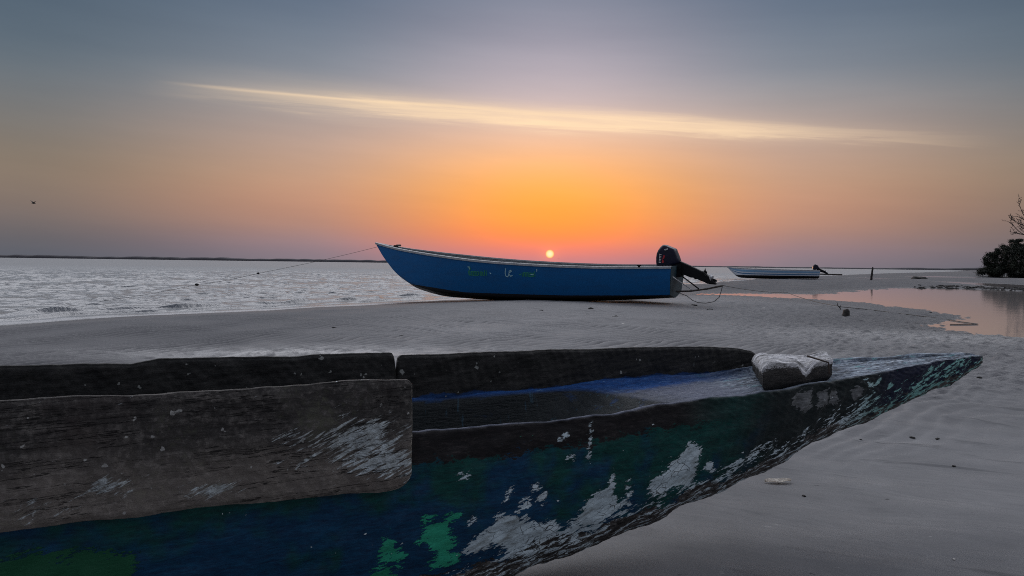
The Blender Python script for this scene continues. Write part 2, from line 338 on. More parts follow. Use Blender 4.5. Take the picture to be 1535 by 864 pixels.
# ------------------------------------------------------------------ sea
rs = list(np.geomspace(9, 130, 1300))+list(np.geomspace(130.5, 9000, 160))
Xs, Ys = polar(rs, -62, 50, 1000); PS = np.stack([Xs.ravel(), Ys.ravel()], 1); ssd = poly_sdf(PS, shore)
x, y = PS[:, 0], PS[:, 1]; r_ = np.hypot(x, y)
sh = np.clip(ssd, 0, None)
d0 = R(110)      # swell runs in towards the beach
wv = np.zeros(len(x)); g = np.random.default_rng(5); hx = np.zeros(len(x)); hy = np.zeros(len(x))
for i in range(150):
    lam = np.exp(g.uniform(np.log(.36), np.log(1.9))); a = d0+g.normal(0, .34 if lam > 1.2 else .6); k = 2*math.pi/lam
    ph = k*(x*math.cos(a)+y*math.sin(a))+g.uniform(0, 6.28)+1.2*np.sin(.35*(x*math.sin(a)-y*math.cos(a))/lam**.5+g.uniform(0, 6.28))
    fade = (1-smoothstep(r_/lam, 110, 330))*.0080*lam**.62
    wv += fade*np.sin(ph); hx += fade*.9*np.cos(ph)*math.cos(a); hy += fade*.9*np.cos(ph)*math.sin(a)
mod = .8+.2*wnoise(x, y, 9, 8, 21)
gg = np.clip(mod, .3, 1.5)*smoothstep(sh, .2, 5)*.9; wv *= gg*.85; hx *= gg*.85; hy *= gg*.85; wv = .075*np.tanh(wv/.075)
# small breakers standing up along the shore
jx = .35*wnoise(x, y, 3.0, 10, 31)+.22*wnoise(x, y, 8, 6, 32)
for k_, (dc, w_, h_, sd_, lo) in enumerate(((.95, .10, .060, 41, -2.4), (2.1, .15, .105, 42, -1.3), (3.6, .2, .070, 43, -.5), (5.6, .3, .065, 44, -.1), (8.6, .4, .065, 45, .1), (13, .5, .07, 46, .2), (20, .6, .08, 47, .2))):
    e_ = ssd-dc-jx*(.25+.22*k_); al = x*.52+y*.85; gate = smoothstep(wnoise(al, al*0+k_*7, 7+3*k_, 7, sd_)+.25*wnoise(x, y, 4, 7, sd_+9), lo, lo+.6)
    prof = np.where(e_ < 0, np.exp(-(e_/(w_*.5))**2), np.exp(-(e_/(w_*1.9))**2))
    wv = np.maximum(wv, h_*prof*gate*(.75+.25*wnoise(x, y, 1.1, 8, sd_+20))+wv*.3*prof)
foam_sheen = np.exp(-np.abs(ssd-.25)/.55)*.95+.25*np.exp(-np.abs(ssd-1.5)/1.0)  # pale foam along the shore, also standing in for the shallows' wet sheen
Ps = np.stack([Xs+hx.reshape(Xs.shape), Ys+hy.reshape(Xs.shape), (WZ+wv).reshape(Xs.shape)], -1)
def water_mat(name, base, rough, scale, amp, st=(1, 1, 1), rot=0.):
    m, t = material(name); geo = t.node('ShaderNodeNewGeometry').outputs['Position']
    v = t.mapping(geo, st, (0, 0, rot)); n1 = t.noise(v, scale, 5, .6); n2 = t.noise(v, scale*4.3, 4, .6)
    t.b.inputs['Base Color'].default_value = (*base, 1); t.b.inputs['Roughness'].default_value = rough
    t.b.inputs['IOR'].default_value = 2.0 if name == 'sea_water' else 1.6
    bump(t, t.m('ADD', n1, t.m('MULTIPLY', n2, .3)), 1., amp)
    if name == 'sea_water':
        fo = t.m('ADD', t.attr('foam_sheen'), t.m('MULTIPLY', t.m('SUBTRACT', t.noise(geo, 2.2, 6, .65), .5), .9)); fm = t.m('MULTIPLY', t.mr(fo, .5, .9), .55)
        t.set(t.b.inputs['Base Color'], t.mix(fm, (*base, 1), (.42, .42, .43, 1))); t.set(t.b.inputs['Roughness'], t.m('MAXIMUM', t.mr(fm, 0, .7, rough, .5), t.mr(t.attr('open'), 0, 1, rough, .5)))
    return m
m_sea = water_mat('sea_water', (.030, .038, .050), .26, 3.5, .03, (1, 1.4, 1), R(-28))
sea = new_obj('sea', grid_mesh('sea', Ps, keep=(ssd > -1.6), attrs={'foam_sheen': foam_sheen, 'open': smoothstep(r_, 35, 140)}), m_sea); tag(sea, kind='structure')
m_pool = water_mat('pool_water', (.30, .28, .28), .05, 1.3, .002)
Xp, Yp = np.meshgrid(np.linspace(2, 75, 150), np.linspace(8, 190, 260)); PPp = np.stack([Xp.ravel(), Yp.ravel()], 1)
a_ = water_sd(PPp); kk = (np.maximum(a_[1], a_[2]) > -1.2) & (a_[0] < -1.7)
pz = np.full(Xp.shape, WZ)
po = new_obj('tidal_pool', grid_mesh('tidal_pool', np.stack([Xp, Yp, pz], -1), keep=kk), m_pool); tag(po, kind='structure')

# far shore: a low wooded coast across the water
m_far = simple('far_coast', (.055, .052, .060), .9, .02, .3, 0)
xs = np.linspace(-3600, 4200, 900); rows = []
base_r = 2700+.10*xs
hgt = np.interp(xs, [-3600, -1900, -500, 300, 1450, 1620, 1850, 2400, 4200], [11, 10.5, 8, 4.5, 4.5, 8.5, 9.5, 9, 8])*(1+.10*wnoise(xs, xs*0, 260, 9, 51)+.07*wnoise(xs, xs*0, 60, 12, 52))
for k_, (dy, hz) in enumerate(((0, -1), (3, .55), (14, 1.), (60, 1.0), (200, .6), (260, -1))):
    rows.append(np.stack([xs, base_r+dy, (hgt*hz if hz > 0 else xs*0-1.)], -1))
fs = new_obj('far_shore', grid_mesh('far_shore', np.array(rows)), m_far); tag(fs, kind='structure')

# ------------------------------------------------------------------ old dugout canoe
ca = np.array([.9015, .4327, 0]); cn = np.array([-.4327, .9015, 0]); cO = np.array([0, 2.92, 0])
Mc = Matrix(((ca[0], cn[0], 0, cO[0]), (ca[1], cn[1], 0, cO[1]), (0, 0, 1, 0), (0, 0, 0, 1)))   # local x = along, y = away, z = up
sW = ([-3, -1, .6, 1.2, 1.7, 2.2, 2.6, 2.82, 2.93], [.30, .31, .31, .27, .22, .17, .118, .08, .055])
sG = ([-3, -.5, -.26, .02, .28, .52, 1., 1.54, 2.04, 2.475, 2.78, 2.95], [.521, .521, .521, .517, .526, .542, .551, .572, .595, .606, .612, .607])
sK = ([-3.0, -1.2, -.4, 0, .3, .6, .9, 1.2, 1.5, 1.8, 2.1, 2.4, 2.65, 2.83, 2.89], [-.20, -.20, -.175, -.124, -.062, .0, .070, .136, .233, .290, .356, .425, .472, .530, .549])
cw = lambda s: np.interp(s, *sW); cg = lambda s: np.interp(s, *sG); ck = lambda s: np.interp(s, *sK)
def hull_off(s, v):
    """outer offset (0..1 of half width) and z at v = 0 gunwale .. 1 keel"""
    th = v*math.pi/2; return np.cos(th)**.62, np.sin(th)**1.25
def canoe_near(px, py):
    """(along, z) of the near side seen at a photo pixel"""
    w = .3; kf = .9
    for _ in range(40):
        P = at(px, py, P0=cO-kf*w*cn, n=cn); s = (P-cO)@ca; w = .5*w+.5*float(cw(s))
        f = np.clip((cg(s)-P[2])/(cg(s)-ck(s)), 0, 1); v = math.asin(f**(1/1.25))*2/math.pi; kf = .7*kf+.3*max(.2, math.cos(v*math.pi/2)**.62)
    return float(s), float(P[2])
ns = 760; ss = np.concatenate([np.linspace(-2.6, 2.83, ns-14), np.linspace(2.834, 2.89, 14)]); rows = []
w_, g_, k_ = cw(ss), cg(ss), ck(ss)
gn = g_+.003*wnoise(ss, ss*0, .45, 8, 61)+.0009*wnoise(ss, ss*0, .05, 8, 62)
kn = k_+.005*wnoise(ss, ss*0, .30, 8, 63)+.0016*wnoise(ss, ss*0, .06, 8, 64)
gf = g_+.004*wnoise(ss, ss*0, .35, 8, 66)
tipround = np.sqrt(np.clip(1-((ss-2.83)/.0605)**2, 0.02, 1)); tipround = np.where(ss > 2.83, tipround, 1)
kn = np.where(ss > 2.83, gn-(gn-kn)*(.6+.4*tipround), kn)
NV = 70; secs = []; VV = []
for i, v in enumerate(np.linspace(0, 1, NV)):       # near side, gunwale to keel
    f, h = hull_off(ss, v); secs.append(np.stack([ss, -w_*f*tipround, gn-(gn-kn)*h], -1)); VV.append(v)
for i, v in enumerate(np.linspace(1, 0, 36)[1:]):   # far side, keel to gunwale
    f, h = hull_off(ss, v); secs.append(np.stack([ss, w_*f*tipround, gf-(gf-kn)*h], -1)); VV.append(2+v)
th_ = np.minimum(.034, w_*.4)
floor = np.interp(ss, [-3, .15, .42, .62, .9, 3], [.17, .20, .36, .515, .528, .6]); floor = np.minimum(floor, g_-.004)
floor = np.where(ss > 1.05, g_-np.interp(ss, [1.05, 1.7, 3], [.022, .006, .002]), floor)
def deckz(fr):                                     # fr -1 near .. 1 far; the scooped end of the deck runs back on the far side
    f2 = np.interp(ss+.10*fr, [-3, .10, .40, .60, .95, 1.6, 3], [.17, .20, .40, .515, .532, .566, .606])
    return np.minimum(f2, np.where(ss > 1.7, g_, g_-.016))
secs.append(np.stack([ss, (w_-th_*.35)*tipround, gf+.004*tipround], -1)); VV.append(4)
secs.append(np.stack([ss, (w_-th_)*tipround, gf-.001], -1)); VV.append(4)
NI = 40
for fr in np.linspace(1, -1, NI):
    z = deckz(fr); zz = np.where(abs(fr) > .93, np.maximum(z, g_*.25+z*.75), z)
    wall = abs(fr)**9; z = z+(np.minimum(g_-.012, z+.3)-z)*wall*np.where(ss < .75, 1, 0)*.9
    z = z+.0016*wnoise(ss*1., np.full_like(ss, fr*.25), .05, 10, 71)
    secs.append(np.stack([ss, fr*(w_-th_-.002)*tipround, np.minimum(z, g_-.002)], -1)); VV.append(5)
secs.append(np.stack([ss, -(w_-th_)*tipround, gn-.001], -1)); VV.append(4)
secs.append(np.stack([ss, -(w_-th_*.35)*tipround, gn+.004*tipround], -1)); VV.append(4)
H = np.stack(secs, 1)                               # (ns, nsec, 3)
# adze marks and knocks on the outside
S2 = H[..., 0]; Z2 = H[..., 2]
dn = .0032*wnoise(S2.ravel(), Z2.ravel()*1.6, .16, 14, 81).reshape(S2.shape)+.0013*wnoise(S2.ravel(), Z2.ravel()*2, .035, 16, 82).reshape(S2.shape)
VVa = np.array(VV); side = np.where(VVa <= 1, -1, np.where(VVa < 4, 1, 0)); H[..., 1] += dn*side[None]*np.where(np.isin(VVa, (0., 1.)), .4, 1)[None]
PXY = {}
def polys(lst): return [[canoe_near(*p) for p in q] for q in lst]
pale = polys([
 [(972,742),(975,720),(1000,705),(1010,690),(1025,680),(1033,665),(1043,664),(1051,680),(1044,700),(1046,725),(1030,733),(1010,730),(990,747)],
 [(875,757),(895,738),(912,733),(920,740),(927,752),(940,748),(946,758),(920,775),(895,792),(870,800),(862,780)],
 [(921,706),(919,735),(909,740),(914,722)], [(937,728),(943,722),(944,732),(938,738)], [(940,742),(947,735),(948,742),(942,748)],
 [(735,790),(745,775),(775,772),(790,780),(810,785),(830,780),(845,790),(870,772),(880,792),(860,812),(830,832),(800,842),(770,838),(745,850),(760,822),(735,817),(712,832),(692,828),(715,805)],
 [(757,735),(768,733),(766,744),(756,748)], [(798,727),(806,727),(808,735),(799,738)], [(809,742),(820,733),(820,748),(812,757),(806,750)], [(776,765),(780,752),(793,748),(791,760)],
 [(703,783),(710,774),(711,780),(705,784)], [(690,713),(702,708),(700,714),(692,716)],
 [(1057,710),(1061,694),(1068,692),(1067,705)], [(1084,716),(1090,700),(1108,686),(1114,692),(1104,702),(1092,716)],
 [(1118,687),(1135,671),(1161,662),(1158,669),(1140,677),(1126,688)],
 [(1262,636),(1285,612),(1294,612),(1308,605),(1312,614),(1290,630),(1272,642)], [(1314,621),(1336,603),(1330,616),(1319,625)],
 [(1296,570),(1303,572),(1312,574),(1322,564),(1318,577),(1304,580)], [(1294,602),(1303,592),(1309,588),(1305,599)], [(1327,583),(1336,577),(1338,580),(1330,585)],
 [(1350,605),(1362,590),(1375,578),(1395,571),(1412,570),(1408,578),(1388,588),(1370,598)], [(1384,572),(1392,552),(1398,549),(1396,562),(1403,565),(1393,572)], [(1413,562),(1420,552),(1432,550),(1430,542),(1441,542),(1437,553),(1424,562)], [(1450,545),(1455,539),(1456,545)],
 [(838,662),(846,651),(852,650),(850,657)],
 [(880,690),(882,665),(884,636),(886,637),(886,665),(884,690)], [(849,685),(862,681),(861,685),(851,688)]])
greyw = polys([[(1190,592),(1216,584),(1217,606),(1208,619),(1196,612),(1187,606)], [(1228,590),(1240,584),(1240,607),(1224,612)], [(1246,588),(1255,583),(1256,607),(1243,608)], [(1278,585),(1290,575),(1292,592),(1280,600)]])
green = polys([[(625,814),(636,792),(658,783),(682,767),(692,775),(676,786),(680,812),(674,834),(692,829),(682,845),(662,852),(640,852),(652,832),(640,816)],
 [(568,842),(573,805),(585,801),(592,812),(607,830),(600,852),(585,846),(577,862)], [(552,880),(562,856),(580,846),(600,880)], [(633,776),(652,768),(651,778),(635,781)],
 [(-20,838),(60,824),(120,824),(206,828),(200,850),(180,900),(-20,900)]])
def mask(poly_list, P, mx=.03):
    m = np.full(len(P), -mx)
    for q in poly_list: m = np.maximum(m, np.clip(poly_sdf(P, q), -mx, mx))
    return m
Q = np.stack([S2.ravel(), Z2.ravel()], 1); isn = np.repeat((VVa <= 1)[None], ns, 0).ravel()
def nmask(pl_):
    m = np.full(len(Q), -.03); m[isn] = mask(pl_, Q[isn]); return m
keel = (Z2-kn[:, None]).ravel()
topd = (gn[:, None]-Z2).ravel()
zone = np.repeat(np.where(VVa >= 4, 1., 0.)[None], ns, 0).ravel()
me = grid_mesh('hull', H, closed_u=True, caps=True, attrs={'pale': nmask(pale), 'greyw': nmask(greyw), 'green': nmask(green), 'keel': keel, 'topd': topd, 'zone': zone})

m_canoe, t = material('canoe_paint'); o = t.node('ShaderNodeTexCoord').outputs['Object']
osx = t.node('ShaderNodeSeparateXYZ'); t.l.new(o, osx.inputs[0]); oX, oY, oZ = osx.outputs
grain = t.noise(t.mapping(o, (5, 30, 30)), 3.2, 8, .65); fine = t.noise(t.mapping(o, (1.2, 3, 3)), 34., 8, .7); med = t.noise(t.mapping(o, (.7, 1.5, 1.5)), 9., 7, .65)
slant = t.noise(t.stretch(o, R(19), (9, 20, 40)), 1.5, 8, .70)
big = t.noise(o, 2.6, 4, .6)
# paint coats: deep blue showing through bottle green
blue = t.ramp(grain, [(.3, (.0012, .018, .055)), (.7, (.002, .065, .145))]); grn = t.ramp(grain, [(.3, (.0015, .030, .030)), (.7, (.003, .085, .070))])
paint = t.mix(t.mr(t.m('ADD', big, t.m('MULTIPLY', oZ, .7)), .64, .78), blue, grn)
navy = t.ramp(fine, [(.3, (.003, .006, .022)), (.7, (.008, .014, .042))])
paint = t.mix(t.mr(oX, 1.45, 1.85), paint, navy)
blk = t.ramp(fine, [(.3, (.004, .008, .009)), (.7, (.012, .022, .022))])
paint = t.mix(t.mr(t.m('ADD', oX, t.m('MULTIPLY', med, .5)), .95, 1.45, 0, 1), paint, t.mix(t.mr(oX, 1.75, 2.0), blk, navy))
wood = t.ramp(t.m('ADD', t.m('MULTIPLY', slant, .6), t.m('MULTIPLY', fine, .4)), [(.36, (.006, .005, .005)), (.47, (.040, .036, .033)), (.56, (.20, .185, .17)), (.68, (.42, .40, .37))])
dwood = t.ramp(t.m('ADD', t.m('MULTIPLY', grain, .6), t.m('MULTIPLY', fine, .4)), [(.38, (.005, .005, .006)), (.54, (.015, .013, .014)), (.66, (.055, .047, .046))])
# bare wood band under the gunwale amidships
tm = t.m('ADD', t.attr('topd'), t.m('ADD', t.m('MULTIPLY', t.m('SUBTRACT', med, .5), .20), t.m('MULTIPLY', t.m('SUBTRACT', fine, .5), .10)))
tw = t.m('MULTIPLY', t.mr(tm, .100, .090), t.mr(oX, 1.0, .55))
paint = t.mix(tw, paint, dwood)
# green patches
nn = t.m('ADD', t.m('MULTIPLY', t.m('SUBTRACT', slant, .5), .13), t.m('MULTIPLY', t.m('SUBTRACT', fine, .5), .11))
gm = t.mr(t.m('ADD', t.attr('green'), t.m('SUBTRACT', nn, .004)), -.0012, .0012)
gcol = t.ramp(med, [(.35, (.012, .20, .11)), (.65, (.03, .42, .25))])
gcol = t.mix(t.mr(oX, -.6, -.8), gcol, (.010, .090, .040, 1))
paint = t.mix(gm, paint, gcol)
# keel: paint worn away to pale undercoat, then to weathered wood
ke = t.attr('keel')
kb = t.m('ADD', ke, t.m('ADD', t.m('MULTIPLY', t.m('SUBTRACT', med, .5), -.20), t.m('MULTIPLY', nn, .55)))
kl = t.mr(oX, -.2, 2.4, .165, .060, smooth=False)
km = t.mr(t.m('SUBTRACT', kb, kl), .003, -.003)
paint = t.mix(km, paint, wood)
lowk = t.mr(ke, .22, .10)
brk = t.m('MULTIPLY', t.m('MULTIPLY', t.m('SUBTRACT', .51, slant), .95), lowk)
pm = t.mr(t.m('SUBTRACT', t.m('ADD', t.attr('pale'), t.m('MULTIPLY', nn, .75)), t.m('ADD', brk, t.m('MULTIPLY', lowk, .006))), -.0012, .0012)
pcol = t.ramp(t.m('ADD', t.m('MULTIPLY', slant, .5), t.m('MULTIPLY', med, .5)), [(.36, (.20, .22, .21)), (.5, (.54, .65, .69)), (.65, (.78, .90, .93))])
vor = t.node('ShaderNodeTexVoronoi', feature='DISTANCE_TO_EDGE', ins={'Scale': 26.}); t.l.new(t.stretch(o, R(15), (1, 1, 1.8)), vor.inputs['Vector'])
pcol = t.mix(t.m('MULTIPLY', t.mr(vor.outputs[0], .05, .015), t.mr(med, .42, .58)), pcol, (.05, .055, .055, 1))
pcol = t.mix(t.mr(oX, 1.6, 2.0), pcol, (.24, .50, .46, 1))
paint = t.mix(pm, paint, pcol)
gw = t.mr(t.m('ADD', t.attr('greyw'), t.m('MULTIPLY', nn, .6)), -.0010, .0010)
paint = t.mix(gw, paint, t.ramp(grain, [(.35, (.06, .065, .065)), (.65, (.22, .23, .235))]))
# scattered flecks of undercoat
fk = t.noise(t.mapping(o, (1, 1.6, 1.6)), 26., 3, .5)
paint = t.mix(t.mr(t.m('ADD', fk, t.m('MULTIPLY', med, .25)), .865, .875), paint, (.6, .68, .68, 1))
# top rim and deck: silvered, cracked wood with worn blue and turquoise
streak = t.noise(t.mapping(o, (2.2, 24, 6)), 2.6, 7, .66, .35)
rim = t.ramp(t.m('ADD', t.m('MULTIPLY', streak, .8), t.m('MULTIPLY', fine, .2)), [(.38, (.010, .016, .026)), (.46, (.05, .07, .10)), (.53, (.16, .20, .26)), (.60, (.42, .48, .54)), (.70, (.70, .74, .76))])
rimb = t.mix(t.mr(t.m('ADD', t.m('MULTIPLY', streak, .5), t.m('MULTIPLY', med, .5)), .55, .62), rim, t.ramp(fine, [(.35, (.02, .10, .12)), (.65, (.12, .34, .36))]))
rimc = t.mix(t.mr(oX, 1.3, .9), rimb, t.ramp(t.m('ADD', t.m('MULTIPLY', fine, .6), t.m('MULTIPLY', grain, .4)), [(.35, (.02, .028, .06)), (.52, (.085, .10, .15)), (.7, (.28, .30, .34))]))
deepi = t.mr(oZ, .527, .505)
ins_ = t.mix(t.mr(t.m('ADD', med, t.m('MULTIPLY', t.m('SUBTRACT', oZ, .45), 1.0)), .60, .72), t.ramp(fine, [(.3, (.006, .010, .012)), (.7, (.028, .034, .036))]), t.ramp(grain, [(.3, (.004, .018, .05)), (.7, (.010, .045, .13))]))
drip = t.noise(t.mapping(o, (30, 30, 2.5)), 1.2, 5, .6)
ins_ = t.mix(t.m('MULTIPLY', t.mr(drip, .62, .70), .5), ins_, (.05, .13, .19, 1))
sidef = t.m('MULTIPLY', t.mr(t.m('ADD', oY, t.m('MULTIPLY', t.m('SUBTRACT', med, .5), .25)), .08, .17), t.mr(oX, 1.55, .8))
rimc = t.mix(sidef, rimc, t.ramp(grain, [(.3, (.004, .030, .13)), (.60, (.010, .085, .30)), (.70, (.14, .26, .42))]))
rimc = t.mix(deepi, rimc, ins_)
allc = t.mix(t.attr('zone'), paint, rimc)
t.set(t.b.inputs['Base Color'], allc); t.set(t.b.inputs['Roughness'], t.mr(fine, .3, .7, .55, .8)); t.b.inputs['Specular IOR Level'].default_value = .3
hgt_ = t.m('ADD', t.m('ADD', t.m('MULTIPLY', fine, .5), t.m('MULTIPLY', grain, t.m('ADD', .35, t.m('MULTIPLY', t.attr('zone'), 1.2)))), t.m('ADD', t.m('MULTIPLY', t.m('ADD', pm, gm), .55), t.m('MULTIPLY', t.m('MULTIPLY', slant, km), 1.5)))
bump(t, hgt_, .75, .008)

canoe = empty('dugout_canoe', mw=Mc)
tag(canoe, 'weathered dugout canoe with peeling blue, green and white paint lying close in the foreground', 'canoe')
new_obj('hull', me, m_canoe, canoe)

# washstrakes: planks standing on the canoe's sides
m_plank, t = material('weathered_plank'); o = t.node('ShaderNodeTexCoord').outputs['Object']
fine = t.noise(o, 55., 8, .7); grain = t.noise(t.mapping(o, (2.2, 10, 14)), 3., 8, .65); big = t.noise(o, 3.1, 5, .6)
diag = t.noise(t.stretch(o, R(24), (11, 20, 95)), 1.0, 9, .70); flk = t.noise(o, 30., 2, .5)
c = t.ramp(t.m('ADD', t.m('MULTIPLY', grain, .45), t.m('MULTIPLY', fine, .55)), [(.36, (.014, .013, .012)), (.5, (.045, .041, .038)), (.64, (.15, .138, .125))])
c = t.mix(t.mr(big, .50, .68), c, t.mix(.6, c, (.035, .026, .024, 1)))
c = t.mix(t.m('MULTIPLY', t.mr(t.m('ADD', big, t.m('MULTIPLY', t.m('SUBTRACT', fine, .5), .6)), .42, .30), .5), c, (.12, .12, .085, 1))
lowb = t.mix(t.mr(t.m('ADD', t.attr('low'), t.m('MULTIPLY', t.m('SUBTRACT', big, .5), .8)), .30, .75), c, t.mix(.55, t.mix(1., c, (2.0, 2.0, 2.0, 1), 'MULTIPLY'), (.19, .165, .14, 1)))
mk = t.attr('scrape')
sc1 = t.m('MULTIPLY', t.mr(t.m('ADD', diag, t.m('MULTIPLY', mk, .25)), .655, .70), t.mr(t.m('ADD', fine, t.m('MULTIPLY', mk, .2)), .42, .6))
c2 = t.mix(sc1, lowb, t.ramp(t.m('ADD', t.m('MULTIPLY', fine, .6), t.m('MULTIPLY', big, .4)), [(.36, (.22, .22, .21)), (.5, (.45, .50, .50)), (.62, (.72, .82, .86))]))
dk = t.m('MULTIPLY', t.mr(diag, .42, .34), t.mr(mk, .2, .6)); c2 = t.mix(dk, c2, (.03, .026, .024, 1))
c2 = t.mix(t.mr(t.m('ADD', flk, t.m('MULTIPLY', fine, .12)), .765, .785), c2, (.34, .34, .32, 1))
t.set(t.b.inputs['Base Color'], c2); t.b.inputs['Roughness'].default_value = .72; t.b.inputs['Specular IOR Level'].default_value = .3
crk = t.noise(t.stretch(o, R(3), (1.5, 4, 26)), 1.3, 6, .6); crm = t.m('MULTIPLY', t.mr(t.m('ABSOLUTE', t.m('SUBTRACT', crk, .5)), .010, .003), t.mr(big, .42, .5))
c2 = t.mix(t.m('MULTIPLY', crm, .85), c2, (.006, .005, .005, 1)); t.set(t.b.inputs['Base Color'], c2)
bump(t, t.m('ADD', t.m('SUBTRACT', t.m('MULTIPLY', fine, .6), t.m('MULTIPLY', crm, .6)), t.m('ADD', t.m('MULTIPLY', grain, .7), t.m('MULTIPLY', t.m('MULTIPLY', diag, mk), 1.8))), 1., .009)

m_plank2, t = material('dark_plank'); o = t.node('ShaderNodeTexCoord').outputs['Object']
fine = t.noise(o, 60., 8, .7); grain = t.noise(t.mapping(o, (2., 10, 16)), 3., 8, .65); flk = t.noise(o, 26., 2, .5); med = t.noise(o, 7., 5, .6)
c = t.ramp(t.m('ADD', t.m('MULTIPLY', grain, .55), t.m('MULTIPLY', fine, .45)), [(.36, (.008, .009, .008)), (.5, (.020, .020, .019)), (.68, (.050, .048, .045))])
sz = t.node('ShaderNodeSeparateXYZ'); t.l.new(o, sz.inputs[0])
bl = t.m('MULTIPLY', t.mr(t.m('ADD', sz.outputs[2], t.m('MULTIPLY', t.m('SUBTRACT', med, .5), .09)), t.m('ADD', .530, t.m('MULTIPLY', t.mr(sz.outputs[0], .3, .9), .035)), t.m('ADD', .520, t.m('MULTIPLY', t.mr(sz.outputs[0], .3, .9), .035))), t.mr(sz.outputs[0], -.6, -.2))
c = t.mix(bl, c, t.ramp(grain, [(.3, (.004, .022, .08)), (.7, (.012, .06, .19))]))
c = t.mix(t.mr(t.m('ADD', flk, t.m('MULTIPLY', fine, .12)), .775, .79), c, (.26, .27, .25, 1))
dr = t.noise(t.mapping(o, (22, 22, 3.)), 1.3, 5, .6); c = t.mix(t.m('MULTIPLY', t.mr(dr, .70, .74), .55), c, (.16, .19, .18, 1))
t.set(t.b.inputs['Base Color'], c); t.b.inputs['Roughness'].default_value = .7; t.b.inputs['Specular IOR Level'].default_value = .3
bump(t, t.m('ADD', fine, grain), .7, .006)

def plank(name, top, bot, yoff, thick, mat, seed, scrapes=None, r=.012, follow=None):
    """top/bot: (s, z) tables; section with rounded corners; end faces closed and softened"""
    s0, s1 = top[0][0], top[-1][0]; n = max(60, int((s1-s0)/.008)); s = np.linspace(s0, s1, n)
    zt = np.interp(s, *zip(*top))+.0018*wnoise(s, s*0, .40, 9, seed)+.0005*wnoise(s, s*0, .05, 9, seed+1)
    zb = np.interp(s, *zip(*bot))+.004*wnoise(s, s*0, .25, 9, seed+2)
    e = np.minimum(s-s0, s1-s); er = 1-np.clip(1-e/.02, 0, 1)**2*.10; yc = yoff if follow is None else follow(s)
    er2 = 1-np.clip(1-e/.010, 0, 1)**2*.5; rows = []
    pts = []
    for v in np.linspace(0, 1, 44): pts.append((-1, v))
    for q in (.6, .2, -.2, -.6): pts.append((-q, 1.0))
    for v in np.linspace(1, 0, 22): pts.append((1, v))
    for q in (.6, .2, -.2, -.6): pts.append((q, 0.))
    mid = (zt+zb)/2; hh_ = (zt-zb)/2*er
    for (q, v) in pts:
        vv = 1-2*v; z = mid+hh_*vv
        edge = np.clip(1-(1-abs(vv))*(hh_)/r, 0, 1); yy = q*thick/2*er2*(1-.42*edge**2 if abs(q) == 1 else 1)
        zz = z+(0 if abs(q) < 1 else 0)+np.sign(vv)*(.004*(1-abs(q)) if abs(q) < 1 else 0)
        rows.append(np.stack([s, yc+yy, zz], -1))
    G = np.stack(rows, 1); S, Zz = G[..., 0], G[..., 2]
    G[..., 1] += np.where(np.abs(G[..., 1]-np.asarray(yc if np.ndim(yc) == 0 else yc[:, None])) > thick*.2, 1, .3)*(.0022*wnoise(S.ravel(), Zz.ravel(), .13, 12, seed+5)+.001*wnoise(S.ravel(), Zz.ravel(), .03, 14, seed+6)).reshape(S.shape)
    Qp = np.stack([S.ravel(), Zz.ravel()], 1); mk_ = np.zeros(len(Qp))
    for (a, b, ra, rb, k) in (scrapes or []): mk_ = np.maximum(mk_, k*np.exp(-(((Qp[:, 0]-a)/ra)**2+((Qp[:, 1]-b)/rb)**2)))
    low = ((zt[:, None]-Zz)/(zt-zb)[:, None]).ravel()
    me = grid_mesh(name, G, closed_u=True, caps=True, attrs={'scrape': mk_, 'low': low})
    return new_obj(name, me, mat, canoe)
pk = plank('washstrake', [(-2.55, .705), (-1.624, .705), (-1.397, .702), (-1.147, .701), (-.868, .702), (-.685, .706), (-.512, .703)],
      [(-2.55, .372), (-1.626, .371), (-1.318, .369), (-.906, .363), (-.62, .350), (-.55, .356), (-.512, .378)], -.325, .036, m_plank, 101,
      scrapes=[(-.70, .52, .17, .07, 1.), (-.64, .55, .05, .045, 1.25), (-.60, .45, .13, .06, 1.1), (-.88, .55, .10, .03, .65), (-.85, .47, .12, .03, .5), (-1.12, .42, .09, .028, .8), (-1.38, .46, .08, .03, .8), (-1.55, .42, .12, .04, .55)])
pk['label'] = 'grey near side plank with pale diagonal scrape marks'
ff = lambda k, d: (lambda s: cw(s)*k+d)
plank('washstrake', [(-2.55, .719), (-1.727, .719), (-1.435, .717), (-1.34, .709), (-1.25, .722), (-.878, .714), (-.78, .709), (-.702, .718), (-.394, .708), (-.384, .695), (-.377, .655)],
      [(-2.55, .48), (-.377, .48)], 0, .034, m_plank2, 131, follow=ff(1.0, .0))['label'] = 'dark far side plank left of the gap'
plank('washstrake', [(-.373, .650), (-.366, .688), (-.354, .697), (.268, .693), (.8, .688), (1.217, .682), (1.372, .668), (1.46, .652), (1.497, .63)],
      [(-.373, .49), (1.0, .51), (1.497, .565)], 0, .034, m_plank2, 141, follow=ff(1.0, .0))['label'] = 'dark far side plank between the gap and the wooden block'

